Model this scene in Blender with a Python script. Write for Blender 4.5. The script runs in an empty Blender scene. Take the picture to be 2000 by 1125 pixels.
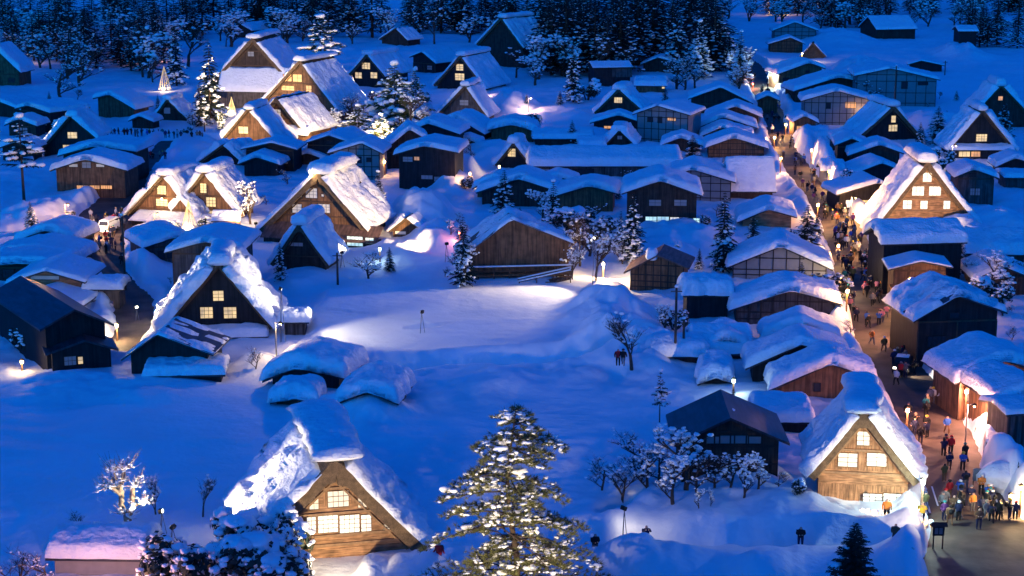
import bpy, math, random
import numpy as np
from mathutils import Vector

# ------------------------------------------------------------------ camera, sky, sun, exposure
S = bpy.context.scene
COL = S.collection
CAMZ, FPX = 50.0, 3400.0
TH = math.atan(782.0 / FPX)
cam = bpy.data.cameras.new('camera'); camo = bpy.data.objects.new('camera', cam); COL.objects.link(camo)
camo.location = (0, 0, CAMZ); camo.rotation_euler = (math.pi / 2 - TH, 0, 0)
cam.sensor_width = 36.0; cam.lens = FPX / 2000 * 36; cam.clip_start = 1; cam.clip_end = 4000
S.camera = camo
S.view_settings.view_transform = 'Standard'; S.view_settings.look = 'None'
S.view_settings.exposure = 0.9; S.view_settings.gamma = 1.0; S.view_settings.use_curve_mapping = False
S.render.engine = 'CYCLES'
S.cycles.use_denoising = True; S.cycles.max_bounces = 5; S.cycles.diffuse_bounces = 3; S.cycles.glossy_bounces = 2
S.cycles.transmission_bounces = 2; S.cycles.sample_clamp_indirect = 6; S.cycles.sample_clamp_direct = 0
W = bpy.data.worlds.new('World'); S.world = W; W.use_nodes = True
nt = W.node_tree; bg = nt.nodes['Background']
sky = nt.nodes.new('ShaderNodeTexSky'); sky.sky_type = 'NISHITA'; sky.sun_disc = False
SUN_EL, SUN_ROT = 9.0, 200.0
sky.sun_elevation = math.radians(SUN_EL); sky.sun_rotation = math.radians(SUN_ROT); sky.altitude = 500
mix = nt.nodes.new('ShaderNodeMix'); mix.data_type = 'RGBA'; mix.blend_type = 'MULTIPLY'; mix.inputs['Factor'].default_value = 1
mix.inputs['B'].default_value = (0.003, 0.195, 0.95, 1)      # the camera's tungsten balance turns dusk skylight deep blue
nt.links.new(sky.outputs['Color'], mix.inputs['A']); nt.links.new(mix.outputs['Result'], bg.inputs['Color'])
bg.inputs['Strength'].default_value = 0.15
sun = bpy.data.lights.new('sun', 'SUN'); suno = bpy.data.objects.new('sun', sun); COL.objects.link(suno)
sun.energy = 0.16; sun.angle = math.radians(40); sun.color = (0.02, 0.30, 1.0)
_az = math.radians(SUN_ROT); _el = math.radians(38)      # the last glow of the sky after sunset
suno.rotation_euler = Vector((-math.sin(_az) * math.cos(_el), -math.cos(_az) * math.cos(_el), -math.sin(_el))).to_track_quat('-Z', 'Y').to_euler()

rng = random.Random(7)
NR = np.random.default_rng(11)

# ------------------------------------------------------------------ geometry of the view (pixels of the 2000x1125 photo -> metres)
C0 = np.array([0, 0, CAMZ]); FW = np.array([0, math.cos(TH), -math.sin(TH)]); UP = np.array([0, math.sin(TH), math.cos(TH)])
def ray(px, py): return FW + np.array([(px - 1000) / FPX, 0, 0]) - UP * ((py - 562.5) / FPX)
def at(px, py, z=0.0):
    r = ray(px, py); return C0 + r * ((z - CAMZ) / r[2])
def ppm(p): return FPX / float(np.dot(np.asarray(p) - C0, FW))

class Fr:
    """upright frame standing on the ground: u across the front, d into the depth, h up"""
    def __init__(s, O, a):
        s.O = np.array(O, float); s.a = a
        s.U = np.array([math.cos(a), -math.sin(a), 0]); s.D = np.array([math.sin(a), math.cos(a), 0])
    def hit(s, px, py, d=0.0):
        r = ray(px, py); P0 = s.O + s.D * d
        P = C0 + r * (np.dot(P0 - C0, s.D) / np.dot(r, s.D))
        return float(np.dot(P - s.O, s.U)), float(P[2] - s.O[2])
    def world(s, u, d, h): return s.O + s.U * u + s.D * d + np.array([0, 0, h])

# ------------------------------------------------------------------ value noise
def _h(ix, iy, seed):
    n = (ix.astype(np.int64) * 374761393 + iy.astype(np.int64) * 668265263 + seed * 1442695041) & 0x7fffffff
    n = ((n ^ (n >> 13)) * 1274126177) & 0x7fffffff
    return ((n ^ (n >> 16)) & 0xffff) / 65535.0
def vn(x, y, seed=0):
    x = np.asarray(x, float); y = np.asarray(y, float)
    ix = np.floor(x); iy = np.floor(y); fx = x - ix; fy = y - iy
    fx = fx * fx * (3 - 2 * fx); fy = fy * fy * (3 - 2 * fy)
    a = _h(ix, iy, seed); b = _h(ix + 1, iy, seed); c = _h(ix, iy + 1, seed); d = _h(ix + 1, iy + 1, seed)
    return (a * (1 - fx) + b * fx) * (1 - fy) + (c * (1 - fx) + d * fx) * fy
def fbm(x, y, seed=0, o=3):
    r = 0; w = .5; t = 0
    for k in range(o):
        r = r + w * (vn(x * 2 ** k, y * 2 ** k, seed + k * 17) - .5); t += w; w *= .5
    return r / t * 2
def sstep(a, b, x):
    t = np.clip((x - a) / (b - a), 0, 1); return t * t * (3 - 2 * t)

# ------------------------------------------------------------------ materials
M = {}
def mat(name, col, rough=.7, bump=0, bscale=6, vary=0, vscale=3, stripe=None, metal=0, spec=.3, emit=None, estr=0, dist=.05):
    m = bpy.data.materials.new(name); m.use_nodes = True; M[name] = m
    t = m.node_tree; b = t.nodes['Principled BSDF']
    b.inputs['Base Color'].default_value = (*col, 1); b.inputs['Roughness'].default_value = rough
    b.inputs['Metallic'].default_value = metal; b.inputs['Specular IOR Level'].default_value = spec
    if emit: b.inputs['Emission Color'].default_value = (*emit, 1); b.inputs['Emission Strength'].default_value = estr * .5
    if not (bump or vary or stripe): return m
    tc = t.nodes.new('ShaderNodeTexCoord'); co = tc.outputs['Object']
    hgt = None
    if vary:
        n = t.nodes.new('ShaderNodeTexNoise'); n.inputs['Scale'].default_value = vscale; n.inputs['Detail'].default_value = 5
        t.links.new(co, n.inputs['Vector'])
        r = t.nodes.new('ShaderNodeMapRange'); r.inputs['From Min'].default_value = .3; r.inputs['From Max'].default_value = .7
        r.inputs['To Min'].default_value = 1 - vary; r.inputs['To Max'].default_value = 1 + vary
        t.links.new(n.outputs['Fac'], r.inputs['Value'])
        v = t.nodes.new('ShaderNodeVectorMath'); v.operation = 'SCALE'; v.inputs[0].default_value = col
        t.links.new(r.outputs['Result'], v.inputs['Scale']); out = v.outputs['Vector']
        if stripe:
            mp = t.nodes.new('ShaderNodeMapping'); mp.inputs['Scale'].default_value = stripe; t.links.new(co, mp.inputs['Vector'])
            n2 = t.nodes.new('ShaderNodeTexNoise'); n2.inputs['Scale'].default_value = 1; n2.inputs['Detail'].default_value = 3
            t.links.new(mp.outputs['Vector'], n2.inputs['Vector'])
            r2 = t.nodes.new('ShaderNodeMapRange'); r2.inputs['From Min'].default_value = .35; r2.inputs['From Max'].default_value = .65
            r2.inputs['To Min'].default_value = .55; r2.inputs['To Max'].default_value = 1.35
            t.links.new(n2.outputs['Fac'], r2.inputs['Value'])
            v2 = t.nodes.new('ShaderNodeVectorMath'); v2.operation = 'SCALE'
            t.links.new(out, v2.inputs[0]); t.links.new(r2.outputs['Result'], v2.inputs['Scale']); out = v2.outputs['Vector']
            hgt = n2.outputs['Fac']
        t.links.new(out, b.inputs['Base Color'])
    if bump:
        if hgt is None:
            nb = t.nodes.new('ShaderNodeTexNoise'); nb.inputs['Scale'].default_value = bscale; nb.inputs['Detail'].default_value = 6
            t.links.new(co, nb.inputs['Vector']); hgt = nb.outputs['Fac']
        bu = t.nodes.new('ShaderNodeBump'); bu.inputs['Strength'].default_value = bump; bu.inputs['Distance'].default_value = dist
        t.links.new(hgt, bu.inputs['Height']); t.links.new(bu.outputs['Normal'], b.inputs['Normal'])
    return m
mat('snow', (.84, .85, .87), .6, .9, 1.9, .05, .7, dist=.3)
mat('snow_ground', (.84, .85, .87), .62, .42, .7, .05, .12, dist=.5)
_t = M['snow'].node_tree; _b = _t.nodes['Principled BSDF']; _c = _t.nodes.new('ShaderNodeTexCoord'); _m = _t.nodes.new('ShaderNodeMapping'); _m.inputs['Scale'].default_value = (.8, .8, 7)
_n = _t.nodes.new('ShaderNodeTexNoise'); _n.inputs['Scale'].default_value = 1; _n.inputs['Detail'].default_value = 3; _u = _t.nodes.new('ShaderNodeBump'); _u.inputs['Strength'].default_value = .6; _u.inputs['Distance'].default_value = .12
_t.links.new(_c.outputs['Object'], _m.inputs['Vector']); _t.links.new(_m.outputs['Vector'], _n.inputs['Vector']); _t.links.new(_n.outputs['Fac'], _u.inputs['Height'])
_t.links.new([n for n in _t.nodes if n.type == 'BUMP' and n != _u][0].outputs['Normal'], _u.inputs['Normal']); _t.links.new(_u.outputs['Normal'], _b.inputs['Normal'])
mat('snow_tree', (.86, .87, .88), .7)
mat('thatch', (.13, .085, .05), .95, .8, 5, .35, 2.5, stripe=(22, 1.5, 22), dist=.08)
mat('wood_brown', (.15, .075, .038), .8, .5, 5, .3, 1.2, stripe=(4.2, 4.2, .25))
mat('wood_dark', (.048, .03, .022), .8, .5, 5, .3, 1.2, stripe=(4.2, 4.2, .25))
mat('wood_grey', (.085, .07, .065), .85, .5, 5, .3, 1.2, stripe=(4.2, 4.2, .25))
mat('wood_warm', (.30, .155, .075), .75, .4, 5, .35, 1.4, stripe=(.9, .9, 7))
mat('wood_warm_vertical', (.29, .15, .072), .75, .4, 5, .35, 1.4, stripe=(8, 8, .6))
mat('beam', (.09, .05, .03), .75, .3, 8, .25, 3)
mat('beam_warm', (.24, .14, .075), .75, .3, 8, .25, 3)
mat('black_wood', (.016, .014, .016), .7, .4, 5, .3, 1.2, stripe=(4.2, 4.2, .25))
mat('plaster', (.24, .235, .23), .8, .15, 8, .08, 1.5)
mat('tan_board', (.36, .16, .07), .75, .2, 5, .15, 2, stripe=(.6, .6, 3))
mat('pale_board', (.6, .55, .45), .8, .2, 5, .1, 2)
mat('metal_roof', (.03, .034, .045), .45, .4, 5, .25, 1, stripe=(2.2, .3, .3))
mat('brown_roof', (.12, .07, .055), .6, .4, 5, .2, 1.5, stripe=(3, .5, .5))
mat('trim', (.03, .022, .018), .7)
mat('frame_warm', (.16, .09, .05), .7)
mat('bark', (.075, .052, .04), .9, .6, 9, .3, 5, dist=.04)
mat('bark_pale', (.3, .22, .15), .9, .5, 9, .3, 5, dist=.04)
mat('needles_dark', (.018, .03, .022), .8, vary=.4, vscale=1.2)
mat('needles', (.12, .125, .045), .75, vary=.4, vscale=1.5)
mat('leaf_dark', (.02, .03, .02), .6, vary=.4, vscale=2)
mat('twig', (.06, .042, .036), .9)
mat('road', (.09, .066, .052), .72, .4, 1.1, .5, .35, dist=.12)
mat('steel', (.2, .2, .2), .45, metal=.6)
mat('rubber', (.01, .01, .01), .8)
mat('car_glass', (.015, .018, .02), .12, spec=.6)
mat('paint_white', (.75, .75, .74), .3)
mat('paint_silver', (.45, .46, .48), .3, metal=.3)
mat('paint_red', (.45, .03, .03), .4)
mat('rope', (.5, .4, .2), .8, emit=(1, .72, .32), estr=.55)
mat('window_glow', (.6, .5, .3), .6, emit=(1, .66, .22), estr=.95, vary=0)
mat('window_amber', (.6, .4, .2), .6, emit=(1, .42, .10), estr=.85)
mat('window_white', (.7, .7, .65), .6, emit=(1, .93, .68), estr=1.0)
mat('window_cool', (.6, .7, .65), .5, emit=(.62, .95, .9), estr=.9)
mat('paper', (.78, .74, .62), .8, emit=(1, .75, .35), estr=.12)
mat('window_dim', (.28, .27, .28), .4, emit=(.5, .5, .6), estr=.03)
mat('window_dark', (.03, .03, .035), .2)
for _w in ('window_glow', 'window_amber', 'window_white', 'window_cool', 'paper'):
    _t = M[_w].node_tree; _b = _t.nodes['Principled BSDF']; _c = _t.nodes.new('ShaderNodeTexCoord'); _n = _t.nodes.new('ShaderNodeTexNoise'); _n.inputs['Scale'].default_value = .9; _n.inputs['Detail'].default_value = 3
    _r = _t.nodes.new('ShaderNodeMapRange'); _r.inputs['From Min'].default_value = .3; _r.inputs['From Max'].default_value = .7; _e = _b.inputs['Emission Strength'].default_value; _r.inputs['To Min'].default_value = _e * .45; _r.inputs['To Max'].default_value = _e * 1.3
    _t.links.new(_c.outputs['Object'], _n.inputs['Vector']); _t.links.new(_n.outputs['Fac'], _r.inputs['Value']); _t.links.new(_r.outputs['Result'], _b.inputs['Emission Strength'])
mat('lamp_warm', (1, .8, .5), .5, emit=(1, .62, .22), estr=9)
mat('lamp_white', (1, .95, .85), .5, emit=(1, .9, .68), estr=9)
mat('lamp_cool', (.9, 1, 1), .5, emit=(.75, 1, .95), estr=8)
mat('lamp_red', (1, .3, .15), .5, emit=(1, .18, .06), estr=4)
mat('candle', (1, .7, .3), .5, emit=(1, .55, .16), estr=3.2)
mat('skin', (.5, .3, .22), .6); mat('hair', (.012, .01, .01), .6)
for nm, c in dict(navy=(.015, .02, .06), black=(.012, .012, .014), grey=(.14, .14, .15), red=(.45, .02, .025), white=(.65, .64, .62),
                  beige=(.42, .3, .19), olive=(.07, .07, .03), teal=(.02, .16, .17), purple=(.1, .03, .13), brown=(.13, .07, .04),
                  orange=(.6, .2, .04), yellow=(.6, .45, .05), pink=(.6, .2, .25), blue=(.03, .1, .4)).items(): mat('cloth_' + nm, c, .85)

# ------------------------------------------------------------------ mesh collector
class MB:
    def __init__(s): s.v = []; s.f = []; s.m = []; s.n = 0
    def add(s, v, f, mi=0):
        v = np.asarray(v, float).reshape(-1, 3); o = s.n
        s.v.append(v); s.n += len(v)
        for q in f: s.f.append(tuple(int(i) + o for i in q)); s.m.append(mi)
        return s
    def box(s, x0, y0, z0, x1, y1, z1, mi=0):
        v = [(x, y, z) for z in (z0, z1) for y in (y0, y1) for x in (x0, x1)]
        return s.add(v, [(0, 2, 3, 1), (4, 5, 7, 6), (0, 1, 5, 4), (2, 6, 7, 3), (0, 4, 6, 2), (1, 3, 7, 5)], mi)
    def bar(s, p, q, w, t=None, mi=0, w2=None):
        """four sided bar from p to q"""
        p = np.array(p, float); q = np.array(q, float); t = t or w; d = q - p; L = np.linalg.norm(d)
        if L < 1e-6: return s
        d /= L; a = np.cross(d, [0, 0, 1.0])
        if np.linalg.norm(a) < .05: a = np.array([1.0, 0, 0])
        a /= np.linalg.norm(a); b = np.cross(a, d); k = (w2 / w) if w2 else 1
        v = [p + a * w / 2 * i + b * t / 2 * j for i, j in ((-1, -1), (1, -1), (1, 1), (-1, 1))] + \
            [q + a * w / 2 * i * k + b * t / 2 * j * k for i, j in ((-1, -1), (1, -1), (1, 1), (-1, 1))]
        return s.add(v, [(3, 2, 1, 0), (4, 5, 6, 7), (0, 1, 5, 4), (1, 2, 6, 5), (2, 3, 7, 6), (3, 0, 4, 7)], mi)
    def tube(s, pts, rad, n=6, mi=0, cap=True):
        pts = np.asarray(pts, float); rad = np.broadcast_to(np.asarray(rad, float), (len(pts),)); vs = []
        for i, p in enumerate(pts):
            d = pts[min(i + 1, len(pts) - 1)] - pts[max(i - 1, 0)]; d /= (np.linalg.norm(d) + 1e-9)
            a = np.cross(d, [0, .3, 1.0]) if abs(d[2]) < .95 else np.cross(d, [0, 1.0, 0])
            a /= (np.linalg.norm(a) + 1e-9); b = np.cross(d, a)
            for k in range(n):
                th = 2 * math.pi * k / n; vs.append(p + (a * math.cos(th) + b * math.sin(th)) * rad[i])
        f = [(i * n + k, i * n + (k + 1) % n, (i + 1) * n + (k + 1) % n, (i + 1) * n + k) for i in range(len(pts) - 1) for k in range(n)]
        if cap: f += [tuple(range(n))[::-1], tuple(range((len(pts) - 1) * n, len(pts) * n))]
        return s.add(vs, f, mi)
    def lathe(s, prof, n=12, o=(0, 0, 0), mi=0):
        v = [(o[0] + r * math.cos(2 * math.pi * k / n), o[1] + r * math.sin(2 * math.pi * k / n), o[2] + z) for r, z in prof for k in range(n)]
        f = [(i * n + k, i * n + (k + 1) % n, (i + 1) * n + (k + 1) % n, (i + 1) * n + k) for i in range(len(prof) - 1) for k in range(n)]
        f += [tuple(range(n))[::-1], tuple(range((len(prof) - 1) * n, len(prof) * n))]
        return s.add(v, f, mi)
    def build(s, name, m, parent=None, smooth=False):
        me = bpy.data.meshes.new(name)
        me.from_pydata(np.concatenate(s.v).tolist() if s.v else [], [], s.f)
        ms = m if isinstance(m, (list, tuple)) else [m]
        for x in ms: me.materials.append(M[x])
        if len(ms) > 1: me.polygons.foreach_set('material_index', s.m)
        if smooth: me.polygons.foreach_set('use_smooth', [True] * len(me.polygons))
        me.update()
        o = bpy.data.objects.new(name, me); COL.objects.link(o)
        if parent is not None: o.parent = parent
        return o
def tag(o, label=None, cat=None, group=None, kind=None):
    if label: o['label'] = label
    if cat: o['category'] = cat
    if group: o['group'] = group
    if kind: o['kind'] = kind
    return o
def thing(name, label, cat, loc, rz=0, group=None):
    o = bpy.data.objects.new(name, None); o.empty_display_size = .3; COL.objects.link(o)
    o.location = tuple(float(v) for v in loc); o.rotation_euler = (0, 0, rz)
    return tag(o, label, cat, group)
def copy_tree(o, parent=None):
    c = o.copy(); COL.objects.link(c)
    if parent is not None: c.parent = parent
    for ch in o.children: copy_tree(ch, c)
    return c
_t = (1 + 5 ** .5) / 2
ICO_V = np.array([(-1, _t, 0), (1, _t, 0), (-1, -_t, 0), (1, -_t, 0), (0, -1, _t), (0, 1, _t), (0, -1, -_t), (0, 1, -_t), (_t, 0, -1), (_t, 0, 1), (-_t, 0, -1), (-_t, 0, 1)]) / math.sqrt(1 + _t * _t)
ICO_F = [(0, 11, 5), (0, 5, 1), (0, 1, 7), (0, 7, 10), (0, 10, 11), (1, 5, 9), (5, 11, 4), (11, 10, 2), (10, 7, 6), (7, 1, 8), (3, 9, 4), (3, 4, 2), (3, 2, 6), (3, 6, 8), (3, 8, 9), (4, 9, 5), (2, 4, 11), (6, 2, 10), (8, 6, 7), (9, 8, 1)]
def _sub(V, F):
    V = [tuple(v) for v in V]; c = {}; out = []
    def mid(a, b):
        k = (min(a, b), max(a, b))
        if k not in c:
            p = (np.array(V[a]) + np.array(V[b])) / 2; p /= np.linalg.norm(p); V.append(tuple(p)); c[k] = len(V) - 1
        return c[k]
    for a, b, d in F:
        x, y, z = mid(a, b), mid(b, d), mid(d, a); out += [(a, x, z), (b, y, x), (d, z, y), (x, y, z)]
    return np.array(V), out
ICO2_V, ICO2_F = _sub(ICO_V, ICO_F)
ICO3_V, ICO3_F = _sub(ICO2_V, ICO2_F)
def lump(mb, c, r, fine=0, jit=.18, mi=0):
    V, F = ((ICO_V, ICO_F), (ICO2_V, ICO2_F), (ICO3_V, ICO3_F))[fine]
    c = np.asarray(c, float); r = np.broadcast_to(np.asarray(r, float), (3,))
    if fine == 0: k = 1 + NR.uniform(-jit, jit, (len(V), 1))
    else:
        o = NR.uniform(0, 90); k = (1 + jit * 1.3 * fbm(V[:, 0] * 1.3 + o, V[:, 1] * 1.3 + V[:, 2] * 1.7 + o, 5, 2))[:, None]
    mb.add(c + V * k * r, F, mi)
# ------------------------------------------------------------------ terrain
def pl(pts): return [(at(x, y)[0], at(x, y)[1], w / ppm(at(x, y)) / 2) for x, y, w in pts]
STREET = pl([(1985, 1230, 330), (1965, 1125, 300), (1925, 1040, 205), (1892, 985, 152), (1858, 920, 122), (1835, 850, 125), (1795, 780, 110), (1750, 715, 100), (1712, 650, 92), (1690, 590, 96), (1680, 540, 92),
             (1665, 490, 86), (1640, 440, 70), (1610, 395, 62), (1570, 345, 58), (1535, 295, 46), (1516, 245, 40), (1500, 198, 42), (1482, 160, 46), (1462, 128, 50), (1440, 105, 30)])
SQUARE = pl([(230, 690, 60), (262, 640, 62), (262, 590, 66), (215, 520, 40), (192, 474, 90), (205, 445, 150), (225, 412, 120), (262, 350, 40), (292, 315, 34), (330, 275, 30)])
QUEUE = pl([(170, 257, 16), (250, 264, 16), (330, 270, 16), (400, 273, 16), (480, 292, 14)])
TRENCH_A = pl([(690, 742, 34), (770, 738, 34), (900, 728, 30), (1040, 720, 26), (1190, 708, 26), (1260, 700, 24)])
TRENCH_B = pl([(1100, 1070, 40), (1200, 1082, 38), (1400, 1088, 40), (1560, 1078, 40), (1720, 1092, 44), (1850, 1100, 60)])
STREAM = pl([(1190, 1030, 16), (1212, 1003, 22), (1240, 985, 10)])
TRACK = pl([(600, 628, 8), (660, 634, 8), (740, 646, 8), (800, 654, 9), (826, 660, 14)])
PRINTS = pl([(798, 672, 14), (835, 668, 26), (862, 664, 12), (880, 660, 6)])
TERR = []
for pts, up_ in (([(600, 694), (690, 728), (900, 716), (1190, 698), (1240, 600), (1200, 565), (900, 565), (640, 590)], .9), ([(1190, 1052), (1500, 1066), (1830, 1074), (1815, 1040), (1600, 1022), (1300, 975), (1200, 1010)], .8)):
    q = [at(a, b) for a, b in pts]; hx = [float(v[0]) for v in q]; hy = [float(v[1]) for v in q]
    if sum(hx[i - 1] * hy[i] - hx[i] * hy[i - 1] for i in range(len(q))) < 0: hx, hy = hx[::-1], hy[::-1]
    TERR.append((hx, hy, up_))
def corridor(P, x, y):
    best = np.full(x.shape, 1e9); par = np.zeros(x.shape)
    for i in range(len(P) - 1):
        (ax, ay, aw), (bx, by, bw) = P[i], P[i + 1]
        dx, dy = bx - ax, by - ay; L2 = dx * dx + dy * dy
        t = np.clip(((x - ax) * dx + (y - ay) * dy) / L2, 0, 1)
        e = np.hypot(x - ax - dx * t, y - ay - dy * t) - (aw + (bw - aw) * t)
        best = np.minimum(best, e)
    return best
# (px, py of the foot, half width px, height px, depth metres)
MOUNDS = [(1420, 1075, 60, 20, 2.5), (1620, 1060, 50, 16, 2), (1990, 990, 50, 44, 4), (1480, 1150, 90, 40, 4), (1370, 1045, 50, 16, 2), (1700, 1002, 110, -42, 4.2), (1795, 1012, 50, -44, 4), (1255, 1125, 75, 62, 3.5), (1300, 1135, 120, 40, 5), (1205, 1112, 30, 44, 2), (1850, 1150, 190, 60, 5), (1560, 1140, 200, 34, 5), (1540, 1010, 70, 22, 4), (1400, 1010, 150, 26, 7),
          (730, 1132, 40, 36, 2.2), (815, 1135, 55, 40, 2.6), (1170, 1040, 60, 22, 4), (720, 815, 70, 34, 4), (640, 800, 60, 24, 4), (900, 768, 130, 22, 6), (1000, 760, 90, 22, 5), (1120, 738, 60, 18, 4),
          (1250, 720, 60, 40, 4), (1170, 690, 40, 40, 5), (1230, 690, 90, 60, 9), (1200, 640, 90, 50, 8), (1330, 470, 90, 32, 10), (1290, 500, 80, 24, 8), (820, 440, 62, 62, 9), (870, 480, 70, 40, 8), (950, 500, 60, 26, 8),
          (780, 500, 60, 20, 6), (262, 535, 60, 36, 6), (60, 430, 60, 40, 8), (95, 424, 50, 22, 6), (170, 396, 80, 16, 7), (120, 760, 90, 22, 6), (300, 770, 110, 20, 6),
          (880, 370, 40, 40, 7), (910, 345, 30, 40, 6), (1000, 215, 45, 36, 14), (1100, 230, 60, 14, 14), (1140, 270, 60, 14, 10), (1600, 330, 40, 50, 9), (1630, 360, 40, 30, 7), (1620, 285, 50, 34, 10), (1580, 285, 30, 30, 8), (1690, 480, 40, 50, 6),
          (1660, 510, 30, 20, 4), (1760, 640, 45, 80, 6), (1770, 690, 40, 40, 5), (1660, 640, 50, 40, 5), (1640, 690, 40, 20, 4), (1900, 850, 60, 26, 5), (1960, 930, 55, 40, 4), (1960, 440, 60, 30, 8), (1890, 470, 70, 40, 8),
          (560, 700, 50, 20, 4), (500, 718, 40, 26, 3), (580, 560, 60, 20, 7), (1545, 250, 20, 30, 7), (1560, 190, 22, 20, 7), (400, 300, 40, 14, 8), (1640, 80, 60, 20, 20), (1700, 150, 60, 34, 20),
          (1880, 110, 40, 26, 16), (1840, 250, 60, 30, 14), (1230, 960, 30, 22, 3), (1440, 960, 100, 26, 6), (930, 985, 40, 40, 3), (170, 590, 40, 20, 5), (420, 560, 60, 30, 8), (960, 300, 60, 20, 8), (1270, 300, 60, 14, 8)]
_MW = []
for px, py, hw, hp, dm in MOUNDS:
    p = at(px, py, .8); k = ppm(p); _MW.append((p[0], p[1] + dm * .3, hw / k, dm, hp / k * .9))
FLATS = [(915, 640, 330, 95), (200, 880, 420, 150), (1000, 820, 260, 70), (1850, 190, 220, 60), (300, 262, 160, 22)]
_FW = []
for px, py, hw, hh in FLATS:
    a = at(px, py); b = at(px, py - hh); c = at(px, py + hh); _FW.append((a[0], (b[1] + c[1]) / 2, hw / ppm(a), (b[1] - c[1]) / 2))
def ground(x, y):
    x = np.asarray(x, float); y = np.asarray(y, float)
    amp = np.ones(x.shape)
    for fx, fy, rx, ry in _FW: amp = np.minimum(amp, .16 + .84 * sstep(.75, 1.25, np.hypot((x - fx) / rx, (y - fy) / ry)))
    h = .85 + amp * (.55 * fbm(x / 13, y / 13, 1, 2) + .32 * fbm(x / 4.2, y / 4.2, 5, 3) + .17 * fbm(x / 1.2, y / 1.2, 55, 2)) + .15 * fbm(x / 6 + y / 40, y / 2.2, 9, 3)
    wob = 1 + .40 * fbm(x / 2.2, y / 2.2, 3, 3); wx = x + 1.1 * fbm(x / 3.1, y / 3.1, 13, 2); wy = y + 1.1 * fbm(x / 3.1, y / 3.1, 23, 2); mm = np.zeros(x.shape)
    for mx, my, rx, ry, hh in _MW:
        q = ((wx - mx) / rx) ** 2 + ((wy - my) / ry) ** 2
        mm = np.maximum(mm, hh * np.exp(-1.1 * np.minimum(q, 12) ** 1.5)) if hh > 1.2 else mm + hh * np.exp(-1.2 * np.minimum(q, 12) ** 1.5) * .8
    h = h + mm * wob
    for hx, hy, up_ in TERR:
        m_ = np.full(x.shape, 1e9)
        for i in range(len(hx)):
            ax, ay, bx, by = hx[i - 1], hy[i - 1], hx[i], hy[i]; L = math.hypot(bx - ax, by - ay); m_ = np.minimum(m_, ((bx - ax) * (y - ay) - (by - ay) * (x - ax)) / L)
        h = h + up_ * sstep(-1.2, .5, m_ + .5 * fbm(x / 2.5, y / 2.5, 77, 2))
    for P, dp in ((TRACK, .28), (PRINTS, .3)):
        e = corridor(P, x, y) + .3 * fbm(x / .8, y / .8, 37, 2); h = h - dp * (1 - sstep(-.25, .25, e)) + .12 * np.exp(-((e - .45) / .3) ** 2)
    for P, fl, bank in ((QUEUE, .35, .3), (TRENCH_A, -.35, .35), (TRENCH_B, -.45, .4), (STREAM, -1.2, .3), (STREET, -.45, 1.0), (SQUARE, -.4, .7)):
        e = corridor(P, x, y) + .5 * fbm(x / 2.1, y / 2.1, 31, 2)
        w = sstep(-.2, .9, e)
        h = h * w + fl * (1 - w) + bank * (w > .5) * np.exp(-((e - 1.7) / 1.0) ** 2) * (.6 + .7 * vn(x / 2.6, y / 2.6, 41))
    h = h + np.maximum(108 - y, 0) * .37 * sstep(112, 96, y)
    h = h + np.maximum(y - 720, 0) * .12 * sstep(720, 800, y) + np.maximum(y - 800, 0) * .35
    return h
_ys = np.concatenate([np.arange(8, 132, 1.5), 132 * (760 / 132) ** np.linspace(0, 1, 620), np.linspace(765, 1500, 40)])
_ts = np.linspace(-1, 1, 520)
_Y = np.repeat(_ys[:, None], len(_ts), 1); _X = _ts[None, :] * (_Y * .36 + 14)
_Z = ground(_X, _Y)
_nr, _nc = _Y.shape
_id = np.arange(_nr * _nc).reshape(_nr, _nc)
_q = np.stack([_id[:-1, :-1], _id[:-1, 1:], _id[1:, 1:], _id[1:, :-1]], -1).reshape(-1, 4)
me = bpy.data.meshes.new('snow_ground')
me.vertices.add(_nr * _nc); me.vertices.foreach_set('co', np.stack([_X, _Y, _Z], -1).ravel())
me.loops.add(_q.size); me.loops.foreach_set('vertex_index', _q.ravel().astype(np.int32))
me.polygons.add(len(_q)); me.polygons.foreach_set('loop_start', np.arange(0, _q.size, 4, dtype=np.int32))
me.polygons.foreach_set('use_smooth', np.ones(len(_q), bool)); me.update(calc_edges=True); me.validate()
me.materials.append(M['snow_ground'])
GROUND = bpy.data.objects.new('snow_ground', me); COL.objects.link(GROUND); tag(GROUND, 'deep drifted snow covering the valley floor', kind='structure')
def gz(p):
    x, y = float(p[0]), float(p[1]); i = int(np.clip(np.searchsorted(_ys, y) - 1, 0, _nr - 2)); fy = min(1., max(0., (y - _ys[i]) / (_ys[i + 1] - _ys[i])))
    c = (x / (y * .36 + 14) + 1) / 2 * (_nc - 1); j = int(min(max(c, 0), _nc - 2)); fx = min(1., max(0., c - j))
    return float((_Z[i, j] * (1 - fx) + _Z[i, j + 1] * fx) * (1 - fy) + (_Z[i + 1, j] * (1 - fx) + _Z[i + 1, j + 1] * fx) * fy)
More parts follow.
